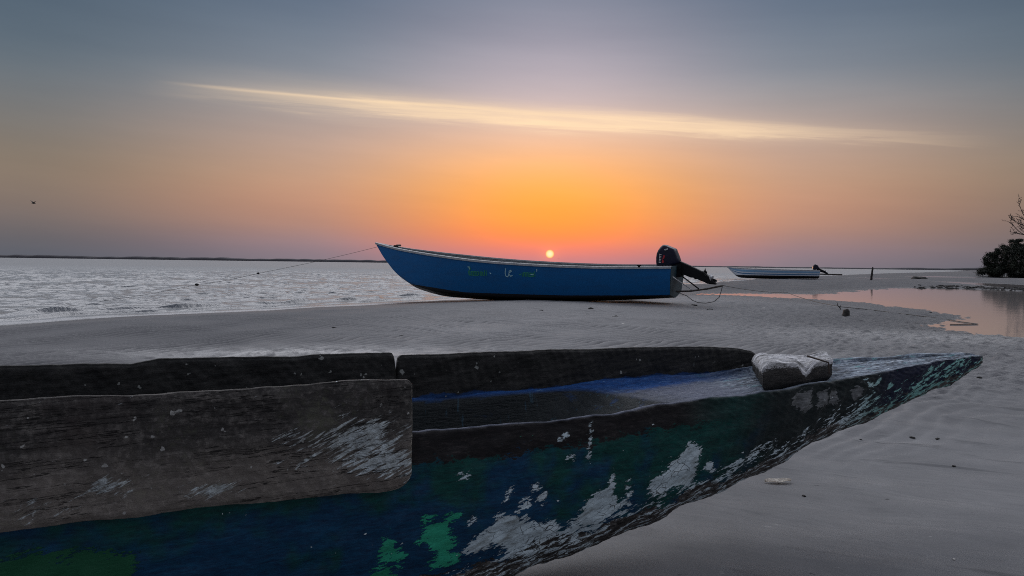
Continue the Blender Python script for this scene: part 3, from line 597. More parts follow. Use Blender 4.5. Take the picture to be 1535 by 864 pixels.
# rough block nailed across the bow
m_block, t = material('silvered_driftwood'); o = t.node('ShaderNodeTexCoord').outputs['Object']
grain = t.noise(t.mapping(t.mapping(o, rot=(0, 0, R(-6))), (2.4, 26, 10)), 3.0, 8, .68, .3); fine = t.noise(t.mapping(o, (1, 3, 3)), 50., 6, .7); crk = t.noise(t.mapping(o, (2.2, 26, 4)), 2.3, 5, .6, .5)
c = t.ramp(t.m('ADD', t.m('MULTIPLY', grain, .7), t.m('MULTIPLY', fine, .3)), [(.36, (.10, .095, .095)), (.45, (.30, .30, .30)), (.54, (.60, .60, .62)), (.66, (.85, .86, .88))])
c = t.mix(t.mr(crk, .36, .32), c, (.02, .018, .017, 1))
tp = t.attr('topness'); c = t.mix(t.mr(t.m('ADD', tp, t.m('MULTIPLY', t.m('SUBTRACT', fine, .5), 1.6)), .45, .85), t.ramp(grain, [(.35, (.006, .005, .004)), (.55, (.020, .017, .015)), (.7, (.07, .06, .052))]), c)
t.set(t.b.inputs['Base Color'], c); t.b.inputs['Roughness'].default_value = .7
bump(t, t.m('ADD', grain, t.m('MULTIPLY', fine, .4)), 1., .014)
Acorn = np.array([[1.08, -.235], [1.585, -.165], [1.86, .115], [1.40, .165]])   # near left, near right, far right, far left
nb_ = 110; us = np.linspace(0, 1, nb_); vs = np.linspace(0, 1, 64); U, V = np.meshgrid(us, vs)
def bil(U, V): return ((1-U)*(1-V))[..., None]*Acorn[0]+(U*(1-V))[..., None]*Acorn[1]+(U*V)[..., None]*Acorn[2]+((1-U)*V)[..., None]*Acorn[3]
XY = bil(U, V)
tu = .662-.020*V+.008*np.sin(U*5+1)+.0030*wnoise(U.ravel()*.45, V.ravel()*1.3, .30, 12, 151).reshape(U.shape)+.0028*wnoise(U.ravel()*.22, V.ravel()*1.8, .09, 14, 152).reshape(U.shape)+.0016*wnoise(U.ravel()*.22, V.ravel()*1.8, .03, 14, 153).reshape(U.shape)
edge = np.minimum(np.minimum(U, 1-U)*.5, np.minimum(V, 1-V)*.32); tu -= .007*np.exp(-edge/.006)+.022*np.exp(-U/.03)
tu -= .055*np.exp(-(((U-.36)/.035)**2+((V-.60)/.055)**2)); tu -= .04*np.exp(-(((U-.29)/.04)**2+((V-.48)/.03)**2)); tu -= .050*np.clip(1-np.abs(U-.60)/.13, 0, 1)*np.clip(1-V/.30, 0, 1)   # knot hole, split front edge
tu += .012*np.exp(-(((U-.9)/.08)**2+((V-.9)/.10)**2))
bz = np.interp(XY[..., 0], *sG)-.012
lay = [(0, 1.), (.35, .985), (.75, .97), (1., .9)]; bm = bmesh.new(); topv = [[bm.verts.new((XY[j, i, 0], XY[j, i, 1], tu[j, i])) for i in range(nb_)] for j in range(64)]
for j in range(63):
    for i in range(nb_-1): bm.faces.new((topv[j][i], topv[j][i+1], topv[j+1][i+1], topv[j+1][i]))
ringi = [(0, i) for i in range(nb_)]+[(j, nb_-1) for j in range(1, 64)]+[(63, i) for i in range(nb_-2, -1, -1)]+[(j, 0) for j in range(62, 0, -1)]
prev = [topv[j][i] for j, i in ringi]; cen = XY.reshape(-1, 2).mean(0)
for f_, k_ in lay[1:]:
    cur = []
    for q, (j, i) in enumerate(ringi):
        p = XY[j, i]; jig = 1+.025*mnoise.noise(Vector((p[0]*9, p[1]*9, f_*3))); xy = cen+(p-cen)*k_*jig
        cur.append(bm.verts.new((xy[0], xy[1], tu[j, i]*(1-f_)+bz[j, i]*f_)))
    for q in range(len(cur)): bm.faces.new((prev[q], prev[(q+1) % len(cur)], cur[(q+1) % len(cur)], cur[q]))
    prev = cur
bm.faces.new(prev)
bmesh.ops.recalc_face_normals(bm, faces=bm.faces); me = bpy.data.meshes.new('bow_block'); bm.to_mesh(me)
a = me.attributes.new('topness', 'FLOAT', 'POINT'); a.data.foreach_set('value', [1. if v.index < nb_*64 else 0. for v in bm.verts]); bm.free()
me.polygons.foreach_set('use_smooth', [True]*len(me.polygons))
blk_o = new_obj('bow_block', me, m_block, canoe); blk_o['label'] = 'silvery rough wooden block nailed across the bow'
m_iron = simple('rusty_iron', (.035, .022, .016), .7, 60, .4, .4)
bm = bmesh.new(); tube_bm(bm, [(1.505, -.215, .600), (1.500, -.212, .652), (1.455, -.13, .674)], .004, 8); bm_obj('nail', bm, m_iron, blk_o)
bm = bmesh.new(); tube_bm(bm, [(1.75, .11, .640), (1.79, .10, .648), (1.83, .10, .642), (1.85, .10, .628)], [.004, .007, .008, .005], 8); bm_obj('rope_stub', bm, simple('old_black_rope', (.012, .012, .013), .9, 90, .5, .8), blk_o)

# ------------------------------------------------------------------ motor boats
def paint_mat(name, c, rough=.5, dirt=.45):
    m, t = material(name); t.b.inputs['Specular IOR Level'].default_value = .3; o = t.node('ShaderNodeTexCoord').outputs['Object']
    n = t.noise(t.mapping(o, (.8, .8, 3)), 2.2, 6, .65); n2 = t.noise(t.mapping(o, (1, 1, .25)), 14., 6, .65); n3 = t.noise(o, 70., 4, .6)
    cc = t.mix(t.m('MULTIPLY', t.mr(n, .4, .75), dirt), (*c, 1), (*[x*.6+.012 for x in c], 1))
    cc = t.mix(t.m('MULTIPLY', t.mr(n2, .62, .78), dirt*.8), cc, (.10, .10, .095, 1))
    t.set(t.b.inputs['Base Color'], cc); t.set(t.b.inputs['Roughness'], t.mr(n3, .3, .7, rough, rough+.15)); bump(t, t.m('ADD', n3, t.m('MULTIPLY', n, 2)), .25, .004); return m, t, cc, o, n2
def hull_material(name, side, bottom, stripes=None):
    m, t, cc, o, n2 = paint_mat(name, side)
    if stripes:
        v = t.attr('vgirth')
        for a0, a1, c_ in stripes:
            k = t.m('MULTIPLY', t.mr(v, a0-.004, a0+.004), t.mr(v, a1+.004, a1-.004)); cc = t.mix(k, cc, (*c_, 1))
    bt = t.m('ADD', t.attr('bottom'), t.m('MULTIPLY', t.m('SUBTRACT', n2, .5), .03))
    cc = t.mix(t.mr(bt, .004, -.004), cc, (*bottom, 1)); t.set(t.b.inputs['Base Color'], cc); return m

m_trim = simple('trim_offwhite', (.42, .43, .44), .55, 9, .25, .3); m_in = simple('inside_grey', (.24, .26, .27), .7, 7, .3, .3)
m_dark = simple('black_plastic', (.007, .007, .009), .6, 30, .3, .15, spec=.2); m_navy = simple('cowling_paint', (.006, .007, .024), .4, 12, .3, .05, spec=.3)
m_alu = simple('worn_aluminium', (.45, .45, .46), .35, 40, .2, .2, metal=.8); m_white = simple('white_lettering', (.75, .76, .74), .5, 60, .12, 0)
m_red = simple('red_lettering', (.45, .02, .03), .5, 60, .12, 0); m_tim = simple('dark_timber', (.045, .035, .028), .75, 14, .4, .5); m_grime = simple('grimy_transom', (.020, .030, .040), .6, 8, .6, .4)
m_teal = simple('teal_transom_paint', (.006, .028, .040), .6, 8, .4, .3)

def make_boat(root, gun, keelp, zb, beam_sec, hullmat, L, stern_mats, bulge=.12):
    """gun: (s, w, z) table; keelp: matching (s, z) stem/keel points by station; local x from stern to bow, y away"""
    tt = np.linspace(0, 1, 120); nt = len(gun)-1; u = np.linspace(0, 1, len(gun))
    G = np.array(gun); K = np.array(keelp)
    def sm(col): # smooth interpolation through the table
        from_ = np.interp(tt, u, col); k = np.ones(7)/7; pad = np.concatenate([from_[0]+(from_[0]-from_[1:4][::-1]), from_, from_[-1]+(from_[-1]-from_[-4:-1][::-1])]); return np.convolve(pad, k, 'valid')
    gs, gw, gz = sm(G[:, 0]), sm(G[:, 1]), sm(G[:, 2]); ks, kz = sm(K[:, 0]), sm(K[:, 1]); gw[-1] = .012; gs[-1], gz[-1] = G[-1, 0], G[-1, 2]; ks[-1], kz[-1] = G[-1, 0]-.02, G[-1, 2]-.03
    gw = np.maximum(gw, .012)
    def sec(v, sgn, inset=0.):
        f = np.where(v < .72, 1-.22*(v/.72)**1.5, .78*(1-((v-.72)/.28)**1.15)); hz = np.where(v < .72, .86*(v/.72), .86+.14*((v-.72)/.28))
        w = np.maximum(gw*f-inset, .0); x_ = gs+(ks-gs)*hz**1.1; z_ = gz+(kz-gz)*hz; return np.stack([x_, sgn*w, z_+inset*(v > .5)], -1)
    vs_ = np.concatenate([np.linspace(0, .72, 26), np.linspace(.74, 1, 10)]); cols = [sec(v, -1) for v in vs_]+[sec(v, 1) for v in vs_[::-1][1:]]
    P = np.stack(cols, 1); vg = np.concatenate([vs_, vs_[::-1][1:]]); zbv = np.interp(P[..., 0], *zb)
    me = grid_mesh('hull', P, attrs={'bottom': P[..., 2]-zbv, 'vgirth': np.repeat(vg[None], len(tt), 0)})
    new_obj('hull', me, hullmat, root)
    # inner skin, floor
    ci = [sec(v, -1, .045) for v in vs_[:30]]+[sec(v, 1, .045) for v in vs_[:30][::-1]]
    Pi = np.stack(ci, 1)[:-3]; lining = new_obj('inner_lining', grid_mesh('inner_lining', Pi), m_in, root)
    # rail along both gunwales
    for sg in (-1, 1):
        bm = bmesh.new(); prev = None
        for i in range(len(tt)):
            c0 = Vector((gs[i], sg*gw[i], gz[i])); q = [c0+Vector((0, sg*.022, -.045)), c0+Vector((0, sg*.026, .010)), c0+Vector((0, -sg*min(.075, gw[i]), .014)), c0+Vector((0, -sg*min(.075, gw[i]), -.02))]
            cur = [bm.verts.new(p) for p in q]
            if prev:
                for k in range(4): bm.faces.new((prev[k], prev[(k+1) % 4], cur[(k+1) % 4], cur[k]))
            else: bm.faces.new(cur)
            prev = cur
        bm.faces.new(prev[::-1]); bm_obj('gunwale_rail', bm, m_trim, root)
    # transom board closing the stern
    fr = [P[0, j] for j in range(P.shape[1])]; bm = bmesh.new()
    a = [bm.verts.new(Vector(p)+Vector((-.012, 0, 0))) for p in fr]; b = [bm.verts.new(Vector(p)+Vector((.05, 0, 0))) for p in fr]
    bm.faces.new(a); bm.faces.new(b[::-1])
    for k in range(len(a)): bm.faces.new((a[k], a[(k+1) % len(a)], b[(k+1) % len(a)], b[k]))
    bm_obj('transom', bm, stern_mats, root)
    for s0 in (.16, .38, .60):
        i = int(s0*len(tt)); bm = bmesh.new(); box_bm(bm, (gs[i], 0, gz[i]-.22), (.26, 2*gw[i]*.88, .035), bev=.006); bm_obj('bench', bm, m_in, root)
    return dict(P=P, gs=gs, gw=gw, gz=gz, vs=vs_)

th = R(25); ab = np.array([-math.cos(th), math.sin(th), 0]); nb2 = np.array([math.sin(th), math.cos(th), 0]); St = np.array([3.9, 18.3, 0])+nb2*.8
Mb = Matrix(((ab[0], nb2[0], 0, St[0]), (ab[1], nb2[1], 0, St[1]), (0, 0, 1, 0), (0, 0, 0, 1)))
boat = empty('motorboat', mw=Mb); tag(boat, 'long blue wooden motorboat with outboard engine tipped up, stranded on the sandbar', 'boat')
m_blue = hull_material('blue_boat_paint', (.002, .115, .33), (.010, .010, .011))
heel = .05
gun = [(0, .80, 1.100), (.9, .84, 1.080), (1.8, .88, 1.071), (2.7, .90, 1.085), (3.63, .90, 1.112), (4.7, .89, 1.160), (5.67, .82, 1.226), (6.86, .62, 1.340), (7.6, .45, 1.42), (8.23, .30, 1.497), (8.8, .14, 1.59), (9.28, .015, 1.680)]
kel = [(.07, .277), (.8, .215), (1.6, .160), (2.4, .115), (3.2, .080), (4.4, .052), (5.46, .046), (6.9, .100), (7.8, .300), (8.47, .68), (8.98, 1.22), (9.26, 1.63)]
B1 = make_boat(boat, gun, kel, ([0, 2.8, 5.85, 7.58, 9.3], [.386, .306, .294, .45, .62]), None, m_blue, 9.28, m_teal)
# heel the boat a little towards the beach side
def near_off(Bd, s, z):
    P = Bd['P']; i = int(np.argmin(np.abs(P[:, 8, 0]-s))); q = P[i, :26]; zz = q[::-1, 2]; yy = q[::-1, 1]; return float(np.interp(z, zz, yy))
def boat_sz(px, py, off=-.84):
    P = at(px, py, P0=St+off*nb2, n=nb2); return float((P-St)@ab), float(P[2])
def strokes(name, root, Bd, lines, wid, mat, label=None):
    bm = bmesh.new()
    for ln in lines:
        pts = [boat_sz(*p) for p in ln]; V3 = [Vector((s, near_off(Bd, s, z)-.006, z)) for s, z in pts]
        for A, Bp in zip(V3, V3[1:]):
            dv = (Bp-A); 
            if dv.length < 1e-5: continue
            nn_ = dv.normalized().cross(Vector((0, 1, 0))).normalized()*wid/2; ex = dv.normalized()*wid*.3
            q = [A-nn_-ex, A+nn_-ex, Bp+nn_+ex, Bp-nn_+ex]; f = [bm.verts.new(p) for p in q]; b_ = [bm.verts.new(p+Vector((0, .004, 0))) for p in q]
            bm.faces.new(f); bm.faces.new(b_[::-1])
            for k in range(4): bm.faces.new((f[k], f[(k+1) % 4], b_[(k+1) % 4], b_[k]))
    return bm_obj(name, bm, mat, root)
m_glet = simple('green_lettering', (.02, .26, .13), .6, 60, .3, 0); m_plet = simple('pale_lettering', (.35, .6, .65), .6, 60, .3, 0)
gl = []
def word(x0, y0, slope, spec, h):
    x = x0
    for ch in spec:
        y = y0+(x-x0)*slope
        if ch == 'u': gl.append([(x, y), (x, y+h), (x+2.2, y+h), (x+2.2, y)]); x += 3.4
        elif ch == 'n': gl.append([(x, y+h), (x, y), (x+2.2, y), (x+2.2, y+h)]); x += 3.4
        elif ch == 'o': gl.append([(x, y), (x, y+h), (x+2.2, y+h), (x+2.2, y), (x, y)]); x += 3.6
        elif ch == 'l': gl.append([(x, y-2.5), (x, y+h)]); x += 2.4
        elif ch == 'm': gl.append([(x, y+h), (x, y), (x+1.6, y), (x+1.6, y+h)]); gl.append([(x+1.6, y), (x+3.4, y), (x+3.4, y+h)]); x += 4.8
        elif ch == 'e': gl.append([(x+2.2, y+h), (x, y+h), (x, y), (x+2.2, y), (x+2.2, y+h*.5), (x, y+h*.5)]); x += 3.6
        elif ch == 'i': gl.append([(x, y), (x, y+h)]); x += 2.0
        elif ch == '-': gl.append([(x, y+h/2), (x+2, y+h/2)]); x += 4
        elif ch == ' ': x += 3
word(703, 405.5, .03, 'unmnioull', 5.2)
gl.append([(702, 401), (704, 398.5), (705, 402), (701, 406), (702, 411), (716, 411.5)])
strokes('lettering', boat, B1, gl, .018, m_glet)['label'] = 'faded green word nearer the bow'
gl.clear(); word(780, 407.0, .02, '-inmeuil', 5.6); strokes('lettering', boat, B1, gl, .018, m_glet)['label'] = 'faded green word nearer the engine'
strokes('lettering', boat, B1, [[(759.5, 401), (758.5, 408), (759, 412), (762, 413.6), (764.5, 407.5), (768, 405), (767.5, 403.6), (765, 404.5), (764, 409), (766, 412.5), (769, 411.5)]], .022, m_plet)['label'] = 'pale middle letters'
for q in ([(701, 398.6), (703.6, 399), (703.5, 402)], [(735, 407.5), (736.5, 408.8)], [(797, 409.5), (801, 410)], [(806.5, 402), (806.3, 405)]): strokes('paint_fleck', boat, B1, [q], .022, m_plet)

# outboard engine, tipped up on the transom (local x from stern forward, z up)
def make_motor(root, off=(0, 0, 0), sc=1.):
    O = Vector(off)
    def tr(bm):
        bmesh.ops.transform(bm, matrix=Matrix.Translation(O) @ Matrix.Scale(sc, 4), verts=bm.verts); return bm
    leg = [(.12, 1.16), (-.05, 1.22), (-.33, 1.103), (-.61, .967), (-.665, .955), (-.71, .917), (-.80, .83), (-.86, .765), (-.98, .655), (-.95, .635), (-.80, .645), (-.74, .66), (-.66, .70), (-.59, .722), (-.50, .765), (-.44, .761), (-.40, .80), (-.33, .80), (-.21, .85), (-.07, .90), (.02, .93), (.12, .98)]
    bm = bmesh.new(); profile_solid(bm, leg, [-.085, -.07, -.03, .03, .07, .085], [.82, .96, 1, 1, .96, .82])
    motor = bm_obj('outboard_motor', tr(bm), m_dark, root)
    motor['label'] = 'dark outboard engine tipped up with its propeller clear of the sand'
    cowl = [(.53, 1.09), (.545, 1.18), (.545, 1.30), (.53, 1.41), (.49, 1.50), (.43, 1.585), (.37, 1.63), (.30, 1.625), (.18, 1.575), (.09, 1.54), (.05, 1.52), (.03, 1.46), (-.01, 1.37), (-.05, 1.26), (-.07, 1.19), (.02, 1.12), (.2, 1.05), (.4, 1.03)]
    bm = bmesh.new(); profile_solid(bm, cowl, [-.20, -.19, -.15, -.08, .08, .15, .19, .20], [.72, .85, .95, 1, 1, .95, .85, .72]); co = bm_obj('cowling', tr(bm), m_navy, motor, True)
    # clamp bracket on the transom
    bm = bmesh.new()
    for sy in (-.13, .13): box_bm(bm, (-.02, sy, .98), (.16, .03, .34), bev=.008)
    box_bm(bm, (-.06, 0, .96), (.10, .30, .10), bev=.01); tube_bm(bm, [(-.05, -.19, 1.03), (-.05, .19, 1.03)], .025, 10); bm_obj('clamp_bracket', tr(bm), m_dark, motor)
    # anti-ventilation plate and water fin
    bm = bmesh.new(); fin = [(-.64, .95), (-.66, .985), (-.685, 1.045), (-.70, .98), (-.73, .955), (-.725, .90), (-.68, .90)]
    profile_solid(bm, fin, [-.012, .012], [1, 1]); box_bm(bm, (-.67, 0, .905), (.17, .22, .014), Matrix.Rotation(R(-50), 3, 'Y')); bm_obj('cavitation_plate', tr(bm), m_dark, motor)
    # propeller: hub and three blades turning about the shaft line
    ax = Vector((-.66, 0, .75)).normalized(); ax = Vector((-.64, 0, .77)).normalized(); c0 = Vector((-.835, 0, .80)); bm = bmesh.new()
    tube_bm(bm, [c0-ax*.05, c0+ax*.02, c0+ax*.07], [.045, .045, .025], 12)
    e1 = Vector((0, 1, 0)); e2 = ax.cross(e1)
    for k in range(3):
        a0 = R(68+120*k); rd = e1*math.cos(a0)+e2*math.sin(a0); tg = ax.cross(rd); rows = []
        for q, wd in ((.035, .035), (.07, .062), (.11, .078), (.145, .062), (.165, .03)):
            rows.append([bm.verts.new(c0+rd*q+(tg*.8+ax*.6)*wd*s_+ax*.004*d_) for s_, d_ in ((-1, 1), (0, 1), (1, 1), (1, -1), (0, -1), (-1, -1))])
        for A, Bq in zip(rows, rows[1:]):
            for j in range(6): bm.faces.new((A[j], A[(j+1) % 6], Bq[(j+1) % 6], Bq[j]))
        bm.faces.new(rows[0]); bm.faces.new(rows[-1][::-1])
    bm_obj('propeller', tr(bm), m_alu, motor)
    return motor, co
motor, cowl_o = make_motor(boat)
# markings on the cowling's side
def slab(bm, pts, y=-.208):
    f = [bm.verts.new((x_, y, z_)) for x_, z_ in pts]; b_ = [bm.verts.new((x_, y+.02, z_)) for x_, z_ in pts]; bm.faces.new(f); bm.faces.new(b_[::-1])
    for k in range(len(f)): bm.faces.new((f[k], f[(k+1) % len(f)], b_[(k+1) % len(f)], b_[k]))
bm = bmesh.new()
for k in range(6):
    z0 = 1.17+k*.040; x0 = .445-.003*k
    slab(bm, [(x0, z0), (x0-.05, z0+.004), (x0-.05, z0+.016), (x0, z0+.012)]); slab(bm, [(x0, z0+.012), (x0-.012, z0+.012), (x0-.012, z0+.030), (x0, z0+.030)])
bm_obj('white_marking', bm, m_white, motor); bm = bmesh.new()
for k in range(3): slab(bm, [(.31-.03*k, 1.50+.012*k), (.285-.03*k, 1.485+.012*k), (.275-.03*k, 1.50+.012*k), (.30-.03*k, 1.52+.012*k)])
bm_obj('white_marking', bm, m_white, motor)
bm = bmesh.new(); slab(bm, [(.37, 1.17), (.32, 1.18), (.325, 1.25), (.36, 1.26)]); slab(bm, [(.355, 1.275), (.31, 1.28), (.29, 1.36), (.325, 1.37)]); bm_obj('red_marking', bm, m_red, motor)
# poles rigged out over the stern
for nm, pts, r_p, mt in (('stern_pole', [(0.0, -.25, .455), (-.35, -.2, .47), (-.75, -.12, .53), (-1.12, -.05, .615)], .022, m_tim), ('stern_strut', [(.02, -.55, .84), (-.42, -.24, .50)], .013, m_alu), ('stern_strut', [(-.02, .1, .87), (-.55, -.12, .53)], .018, m_dark)):
    bm = bmesh.new(); tube_bm(bm, pts, r_p, 8); bm_obj(nm, bm, mt, boat)
bm = bmesh.new(); box_bm(bm, (.78, -.86, 1.10), (.05, .04, .05), bev=.008); box_bm(bm, (.78, -.86, 1.125), (.12, .03, .02), bev=.006); bm_obj('cleat', bm, m_dark, boat)
bm = bmesh.new(); box_bm(bm, (8.55, 0, 1.56), (.09, .14, .10), bev=.012); tube_bm(bm, [(8.45, -.10, 1.60), (8.45, .10, 1.60)], .03, 8); bm_obj('mooring_bitt', bm, m_tim, boat)
boat.matrix_world = Mb @ Matrix.Translation((0, 0, .12)) @ Matrix.Rotation(R(2.2), 4, 'X') @ Matrix.Translation((0, 0, -.12))

# second boat, far up the shore
c2 = at(1228, 416.6, .02); b2 = at(1098, 404, .02)
s2 = np.array([at(1226, 417, .03)[0], 0]); Dd = 68.; Sx = (1226-767.5)/FPX*Dd
th2 = R(10); ab2 = np.array([-math.cos(th2), math.sin(th2), 0]); nb3 = np.array([math.sin(th2), math.cos(th2), 0]); St2 = np.array([Sx, Dd, 0])
Mb2 = Matrix(((ab2[0], nb3[0], 0, St2[0]), (ab2[1], nb3[1], 0, St2[1]), (0, 0, 1, 0), (0, 0, 0, 1)))
boat2 = empty('motorboat', mw=Mb2); tag(boat2, 'white motorboat with pale blue stripes and black bottom far along the shore', 'boat')
m_wb = hull_material('white_boat_paint', (.74, .80, .86), (.010, .010, .011), [(0.12, .30, (.26, .46, .66)), (.40, .48, (.06, .20, .38))])
k2 = 8.1/9.28
gun2 = [(0, .72, .86), (1, .78, .87), (2, .8, .88), (3, .8, .89), (4, .78, .90), (5, .7, .92), (5.9, .58, .94), (6.7, .42, .96), (7.3, .25, .98), (7.75, .12, 1.0), (8.05, .02, 1.03)]
kel2 = [(.05, .10), (1, .08), (2, .06), (3, .04), (4, .03), (5, .03), (6.0, .03), (6.9, .08), (7.3, .30), (7.6, .60), (7.95, .95)]
B2 = make_boat(boat2, gun2, kel2, ([0, 8.5], [.33, .33]), None, m_wb, 8, m_wb)
make_motor(boat2, off=(.0, 0, -.02), sc=.88)
bm = bmesh.new(); tube_bm(bm, [(-.1, 0, .52), (-1.0, 0, .50), (-2.05, -.1, .50)], .06, 8); bm_obj('stern_pole', bm, m_tim, boat2)
boat2.location.z = ground_at(St2[0]-4, St2[1]+1)-.02

# ------------------------------------------------------------------ ropes, posts and debris
m_rope = simple('rope_fibre', (.13, .12, .11), .9, 120, .4, .8); m_wetwood = simple('waterlogged_wood', (.022, .018, .016), .8, 18, .5, .8, bdist=.02); m_weed = simple('dried_seaweed', (.016, .015, .014), .9, 40, .5, .9, bdist=.01)
def rope(name, pts, rad, label, sub=14, sag=0., mat=None):
    P = [Vector(p) for p in pts]; out = []
    for a, b in zip(P, P[1:]):
        for k in range(sub): f = k/sub; q = a.lerp(b, f); q.z -= 4*f*(1-f)*sag; out.append(q)
    out.append(P[-1]); bm = bmesh.new(); tube_bm(bm, out, rad, 6)
    return tag(bm_obj(name, bm, mat or m_rope, None, True), label, 'rope')
MB1 = boat.matrix_world
def bw(s, y, z): return MB1 @ Vector((s, y, z))
def atr(px, py, D):   # point at a photo pixel at plan depth D
    return Vector(at(px, py, P0=(0, D, 0), n=np.array([0, 1., 0])))
bow = bw(9.20, -.03, 1.555)
w1_ = atr(387, 410, 21.2); w2_ = atr(295, 427, 20.0); w3_ = atr(150, 449, 18.8)
ro = rope('mooring_rope', [bow, w1_, w2_, w3_+Vector((0, 0, -.05))], .0048, 'thin mooring rope running from the blue bow down into the sea', sag=.03)
for q, r_k in ((w1_, .035), (w2_, .045)):
    bm = bmesh.new(); bmesh.ops.create_icosphere(bm, subdivisions=2, radius=r_k, matrix=Matrix.Translation(q) @ Matrix.Diagonal((1.2, 1, .8, 1)))
    bm_obj('rope_knot', bm, m_weed, ro, True)
tip = bw(-1.12, -.05, .625)
stump_p = at(1269, 469, .07); stk = at(1258, 461, .08)
e_p = at(1466, 486, WZ+.01)
rope('mooring_rope', [tip, Vector(at(1180, 444, .09))+Vector((0, 0, .12)), Vector((stk[0], stk[1], ground_at(stk[0], stk[1])+.10))], .009, 'slack rope running from the blue stern to the twig stake on the sand', sag=.05)
g1 = [Vector((stk[0], stk[1], ground_at(stk[0], stk[1])+.09))]
for px, py in ((1300, 464), (1340, 469), (1380, 474), (1420, 479), (1440, 482.5), (1466, 486)):
    q = at(px, py, .0); z = max(ground_at(q[0], q[1]), WZ)+.012; q = at(px, py, z); g1.append(Vector((q[0], q[1], z)))
g1.append(Vector(at(1440, 486.6, WZ+.012))); g1.append(Vector(at(1424, 486.4, WZ+.012)))
rope('shore_rope', g1, .010, 'rope lying across the sand from the stake into the tidal pool', sub=6)
# loop of rope hanging from the stern pole to the sand
lp = [tip+Vector((0, 0, -.01))]
for px, py in ((1081, 437), (1078, 446), (1070, 452.5), (1058, 454.8), (1046, 453.8), (1038, 450.5), (1030, 444), (1023, 438.5)):
    q = at(px, py, P0=tuple(tip), n=nb2); lp.append(Vector(q))
lp[-1] = bw(-.02, -.2, .44)
rope('hanging_rope', lp, .009, 'thin loop of rope hanging from the stern pole of the blue boat', sub=4)
# leaning post in the sand
bp = at(1305.5, 421, .0); z0 = ground_at(bp[0], bp[1]); tp_ = at(1308.5, 400.5, P0=tuple(bp), n=np.array([0, 1., 0]))
bm = bmesh.new(); pts = [Vector((bp[0], bp[1], z0-.2)).lerp(Vector(tp_), k/8)+Vector((random.uniform(-.015, .015), 0, 0)) for k in range(9)]
tube_bm(bm, pts, [.13, .115, .10, .095, .09, .085, .08, .075, .05], 9); tag(bm_obj('mooring_post', bm, m_wetwood, None, True), 'dark leaning post standing in the sand beyond the tidal pool', 'post')
# short stump and twig stake
def lumpy(name, c, s, mat, label, cat, group=None, seed=0, sub=3, amp=.25, sharp=0.):
    bm = bmesh.new(); bmesh.ops.create_icosphere(bm, subdivisions=sub, radius=1)
    for v in bm.verts:
        n_ = mnoise.fractal(v.co*1.7+Vector((seed*7.3, seed*2.1, 0)), .8, 2., 4); v.co *= 1+amp*n_; v.co = Vector((v.co.x*s[0], v.co.y*s[1], v.co.z*s[2]))
        if v.co.z < -.3*s[2]: v.co.z = -.3*s[2]
    o = bm_obj(name, bm, mat, None, True); o.location = c; o.rotation_euler.z = seed*1.3
    return tag(o, label, cat, group)
sp = at(1268, 468.5, .07); zg = ground_at(sp[0], sp[1]); bm = bmesh.new()
tube_bm(bm, [(0, 0, -.06), (0, 0, .0), (.01, 0, .05), (.012, 0, .11), (-.005, 0, .155)], [.10, .092, .078, .070, .055], 10)
for v in bm.verts: v.co += Vector((mnoise.noise(v.co*14), mnoise.noise(v.co*14+Vector((5, 0, 0))), mnoise.noise(v.co*9)*.8))*.006
o = bm_obj('tree_stump', bm, m_wetwood, None, True); o.location = (sp[0], sp[1], zg); tag(o, 'short dark stump sticking out of the sand beside the rope', 'stump')
bm = bmesh.new(); zt_ = ground_at(stk[0], stk[1]); tube_bm(bm, [(.05, 0, -.04), (.02, 0, .06), (-.04, 0, .12), (-.06, 0, .20)], [.012, .012, .009, .005], 6); tube_bm(bm, [(.02, 0, .06), (.04, .01, .10), (.03, .02, .13)], [.008, .006, .004], 6)
o = bm_obj('twig_stake', bm, m_wetwood); o.location = (stk[0], stk[1], zt_); tag(o, 'thin bent twig stake just left of the dark stump', 'stake')
hp = at(1378, 419, .0); zh = ground_at(hp[0], hp[1]); heap = lumpy('seaweed_heap', (hp[0], hp[1], zh), (1.35, .7, .26), m_weed, 'low dark heap lying on the far sand right of the leaning post', 'heap', seed=3, amp=.35)
# pale dry leaf near the canoe
lp_ = on_ground(1166, 723); z = lp_[2]; bm = bmesh.new(); Lf = []
for i in range(13):
    f = i/12; hw = .028*math.sin(math.pi*f)**.7+.001; x_ = (f-.5)*.16; zz = .004+.003*math.sin(f*9)
    Lf.append([bm.verts.new((x_, -hw, zz+.010)), bm.verts.new((x_, 0, zz)), bm.verts.new((x_, hw*.9, zz+.014))])
for A, Bq in zip(Lf, Lf[1:]):
    for k in range(2): bm.faces.new((A[k], A[k+1], Bq[k+1], Bq[k]))
bmesh.ops.solidify(bm, geom=bm.faces[:], thickness=.0015); o = bm_obj('dry_leaf', bm, simple('dry_leaf', (.75, .68, .62), .5, 60, .4, .4)); o.location = (lp_[0], lp_[1], z-.002); o.rotation_euler.z = R(8); tag(o, 'pale curled dry leaf on the sand below the canoe bow', 'leaf')
